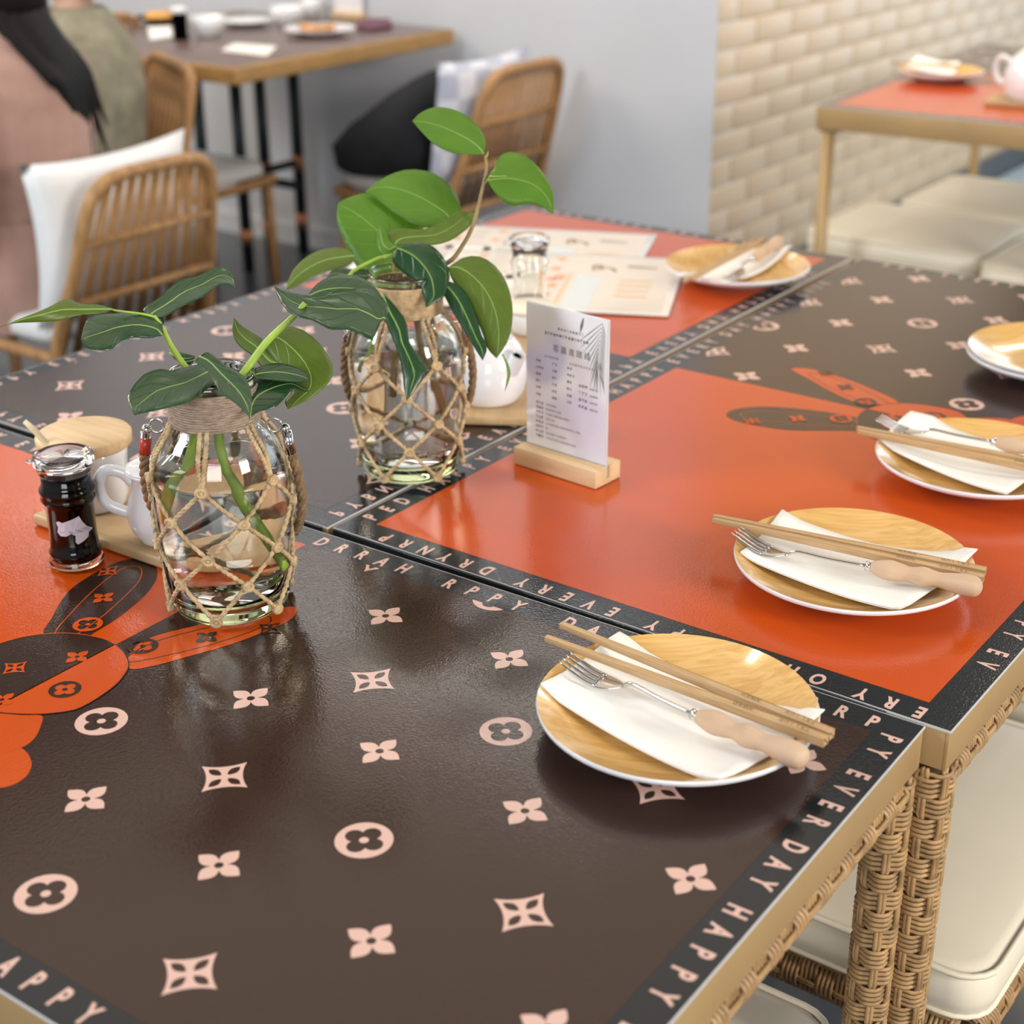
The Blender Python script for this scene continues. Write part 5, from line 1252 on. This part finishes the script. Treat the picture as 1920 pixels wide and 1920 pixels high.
def seated(loc, rz, label, skin, top, legs_m, hairm, hair_long, coat=0.012, extra=None):
    # local frame: faces -x, y to the side, z up from the floor
    t = thing('person', label, 'person', loc, rz)
    X, Y, Z = (1, 0, 0), (0, 1, 0), (0, 0, 1)
    hipz = 0.47
    def torso(b, g=0.0):
        prof = [(0.0, hipz-0.04, 0.105, 0.165), (0.0, hipz+0.04, 0.115, 0.175), (0.004, hipz+0.14, 0.10, 0.150), (0.012, hipz+0.24, 0.105, 0.160), (0.018, hipz+0.34, 0.108, 0.178), (0.016, hipz+0.42, 0.098, 0.190), (0.010, hipz+0.475, 0.080, 0.165), (0.002, hipz+0.51, 0.060, 0.105), (-0.006, hipz+0.535, 0.052, 0.062)]
        b.loft([ringpts((x, 0, z), rx+g, ry+g, X, Y) for x, z, rx, ry in prof])
    def arms(b, g=0.0, to=1.0):
        for s in (-1, 1):
            P = [(0.008, s*0.165, hipz+0.445), (-0.005, s*0.205, hipz+0.36), (-0.03, s*0.225, hipz+0.24), (-0.055, s*0.232, hipz+0.17), (-0.16, s*0.205, hipz+0.19), (-0.27, s*0.165, hipz+0.245), (-0.315, s*0.15, hipz+0.268)]
            R_ = [0.052, 0.050, 0.043, 0.041, 0.038, 0.030, 0.026]
            k = int(len(P)*to); b.tube(catmull(P[:k], 24), [R_[min(int(i/24*(k-1)), k-2)]*(1-(i/24*(k-1) % 1 if i < 24 else 1)) + R_[min(int(i/24*(k-1)), k-2)+1]*(i/24*(k-1) % 1 if i < 24 else 1) + g for i in range(25)], 12)
    def legs(b, g=0.0):
        for s in (-1, 1):
            P = [(0.02, s*0.09, hipz), (-0.12, s*0.095, hipz+0.015), (-0.28, s*0.10, hipz+0.02), (-0.42, s*0.10, hipz+0.01), (-0.455, s*0.10, hipz-0.07), (-0.44, s*0.10, hipz-0.22), (-0.425, s*0.10, 0.09), (-0.43, s*0.10, 0.05)]
            R_ = [0.09, 0.082, 0.070, 0.057, 0.055, 0.05, 0.036, 0.036]
            c = catmull(P, 28); b.tube(c, [R_[min(int(i/28*7), 6)]*(1-(i/4 % 1)) + R_[min(int(i/28*7)+1, 7)]*(i/4 % 1) + g for i in range(29)], 12)
    hz = hipz + 0.66; hx = -0.03
    def head(b):
        b.tube([(-0.004, 0, hipz+0.50), (-0.012, 0, hipz+0.58)], [0.05, 0.047], 14)
        b.ball((hx+0.01, 0, hz+0.03), 0.092, 12, (1.05, 0.85, 1.1)); b.ball((hx-0.03, 0, hz-0.035), 0.062, 10, (0.9, 0.92, 1.05))
        b.ball((hx-0.088, 0, hz-0.008), 0.014, 6, (1.1, 0.8, 1.3))
        for s in (-1, 1): b.ball((hx+0.015, s*0.082, hz+0.005), 0.022, 6, (0.7, 0.4, 1.3))
    def hands(b):
        for s in (-1, 1):
            b.ball((-0.345, s*0.146, hipz+0.277), 0.03, 8, (1.25, 1.1, 0.55))
            for k in range(4):
                y = s*(0.146 + (k-1.5)*0.015); L = (0.055, 0.065, 0.06, 0.048)[k]
                b.tube(catmull([(-0.365, y, hipz+0.279), (-0.365-L*0.5, y*1.0, hipz+0.284), (-0.365-L, y, hipz+0.272)], 8), 0.0082, 8)
            b.tube(catmull([(-0.335, s*0.122, hipz+0.278), (-0.36, s*0.107, hipz+0.281), (-0.382, s*0.103, hipz+0.277)], 8), 0.0088, 8)
    def feet(b):
        for s in (-1, 1): b.loft([ringpts((x, s*0.10, z), rx, ry, Y, Z) for x, z, rx, ry in ((-0.385, 0.035, 0.030, 0.030), (-0.43, 0.045, 0.036, 0.045), (-0.50, 0.035, 0.040, 0.034), (-0.58, 0.025, 0.038, 0.024), (-0.625, 0.02, 0.024, 0.016))])
    fused('body', lambda b: (torso(b), arms(b), legs(b), head(b), hands(b), feet(b)), skin, t, 0.0085, 4)
    eye = MB()
    for s in (-1, 1): eye.ball((hx-0.078, s*0.032, hz+0.012), 0.009, 8, (0.7, 1.3, 0.8))
    tag(eye.build('eyes', K['ink'], t), kind='stuff')
    mo = MB(); mo.tube(catmull([(hx-0.078, -0.022, hz-0.052), (hx-0.088, 0, hz-0.052), (hx-0.078, 0.022, hz-0.052)], 8), 0.005, 8); mo.build('mouth', mat('lips', (0.45, 0.16, 0.13), 0.5), t)
    fused('trousers', lambda b: (b.loft([ringpts((0.0, 0, z), rx, ry, X, Y) for z, rx, ry in ((hipz-0.055, 0.10, 0.165), (hipz+0.02, 0.125, 0.187), (hipz+0.09, 0.122, 0.178))]), legs(b, 0.012)), legs_m, t, 0.0095, 6)
    fused('top', lambda b: (torso(b, coat), arms(b, coat, 0.88)), top, t, 0.0095, 5)
    if extra: extra(t, hipz)
    hb = MB()
    vs = ringpts
    hb.loft([ringpts((hx+0.012+dx, 0, hz+dz), rx, ry, X, Y) for dz, dx, rx, ry in ((0.145, 0.0, 0.02, 0.02), (0.135, 0, 0.055, 0.05), (0.10, 0.002, 0.088, 0.082), (0.05, 0.012, 0.094, 0.092), (0.0, 0.030, 0.080, 0.094), (-0.05, 0.040, 0.066, 0.090), (-0.10, 0.050, 0.045, 0.072))])
    hb.build('hair', hairm, t)
    if hair_long:
        rr = random.Random(4)
        q = MB(); q.loft([ringpts((x_, y_, hz+dz), rx, ry, X, Y, 20) for dz, x_, y_, rx, ry in ((-0.02, hx+0.035, 0.0, 0.07, 0.088), (-0.10, hx+0.06, 0.005, 0.055, 0.085), (-0.17, 0.085, 0.010, 0.042, 0.078), (-0.23, 0.105, 0.022, 0.030, 0.066), (-0.29, 0.112, 0.040, 0.022, 0.050), (-0.34, 0.112, 0.055, 0.016, 0.034), (-0.38, 0.110, 0.064, 0.007, 0.014))]); q.build('hair_length', hairm, t)
        for k in range(9):
            q = MB(); y0 = -0.075 + 0.15*k/8; L = (0.10, 0.16, 0.22, 0.24, 0.27, 0.25, 0.24, 0.23, 0.17)[k]
            pts = catmull([(hx+0.05, y0*0.8, hz-0.06), (hx+0.085, y0*0.9, hz-0.12), (0.118, y0*0.85 + 0.012, hz-0.20), (0.128, y0*0.7 + 0.03 + 0.02*(k > 6), hz-0.17-L*0.6), (0.122, y0*0.6 + 0.05 + 0.055*(k > 6), hz-0.17-L)], 16)
            q.tube(pts, [0.022*(1-0.85*max(0, (i-9)/7)) for i in range(17)], 8, flat=0.6); q.build('hair_lock', hairm, t)
    return t
SK = mat('light_skin', (0.62, 0.38, 0.27), 0.5, sss=0.15); HR = mat('black_hair', (0.006, 0.0045, 0.004), 0.55, spec=0.25, bump=(80, 0.004, 0.5))
PINK = mat('dusty_pink_knit', (0.40, 0.235, 0.185), 0.95, var=0.08, vscale=20, bump=(160, 0.002, 0.4), sheen=0.3)
MAUVE = mat('mauve_cloth', (0.25, 0.17, 0.20), 0.95, var=0.1, bump=(100, 0.002, 0.4)); KH = mat('khaki_cloth', (0.27, 0.25, 0.18), 0.95, var=0.3, vscale=14, bump=(30, 0.008, 0.5)); DEN = mat('blue_denim', (0.22, 0.30, 0.36), 0.9, var=0.2)
def skirt(t, hz):
    b = MB(); b.loft([ringpts((x, 0, z), rx, ry, (1, 0, 0), (0, 1, 0)) for x, z, rx, ry in ((0.0, hz-0.075, 0.135, 0.195), (0.0, hz-0.0, 0.145, 0.20), (0.0, hz+0.10, 0.128, 0.178), (0.01, hz+0.16, 0.118, 0.170))], caps=False); b.build('sweater_hem', PINK, t)
seated((-2.865, 2.135, -0.01), 0.35, 'seated person seen from behind, dusty pink knit top and long black hair', SK, PINK, MAUVE, HR, True, 0.016, skirt)
def vest(t, hz):
    b = MB()
    for s in (-1, 1):
        b.loft([ringpts((x, s*y, z), rx, ry, (1, 0, 0), (0, 1, 0), 14) for x, y, z, rx, ry in ((-0.05, 0.085, hz+0.02, 0.09, 0.10), (-0.05, 0.085, hz+0.2, 0.085, 0.09), (-0.045, 0.09, hz+0.36, 0.085, 0.085), (-0.03, 0.09, hz+0.44, 0.06, 0.06))])
    b.bm.free()
    q = MB(); q.loft([ringpts((-0.03, 0, z), rx, ry, (1, 0, 0), (0, 1, 0)) for z, rx, ry in ((hz+0.05, 0.112, 0.085), (hz+0.25, 0.112, 0.08), (hz+0.40, 0.10, 0.075), (hz+0.50, 0.065, 0.06))]); q.build('shirt_front', DEN, t)
seated((-3.205, 2.60, -0.02), 0.92, 'seated person in khaki overshirt and blue shirt, between pink top and dark table', SK, KH, DEN, HR, False, 0.022, vest)
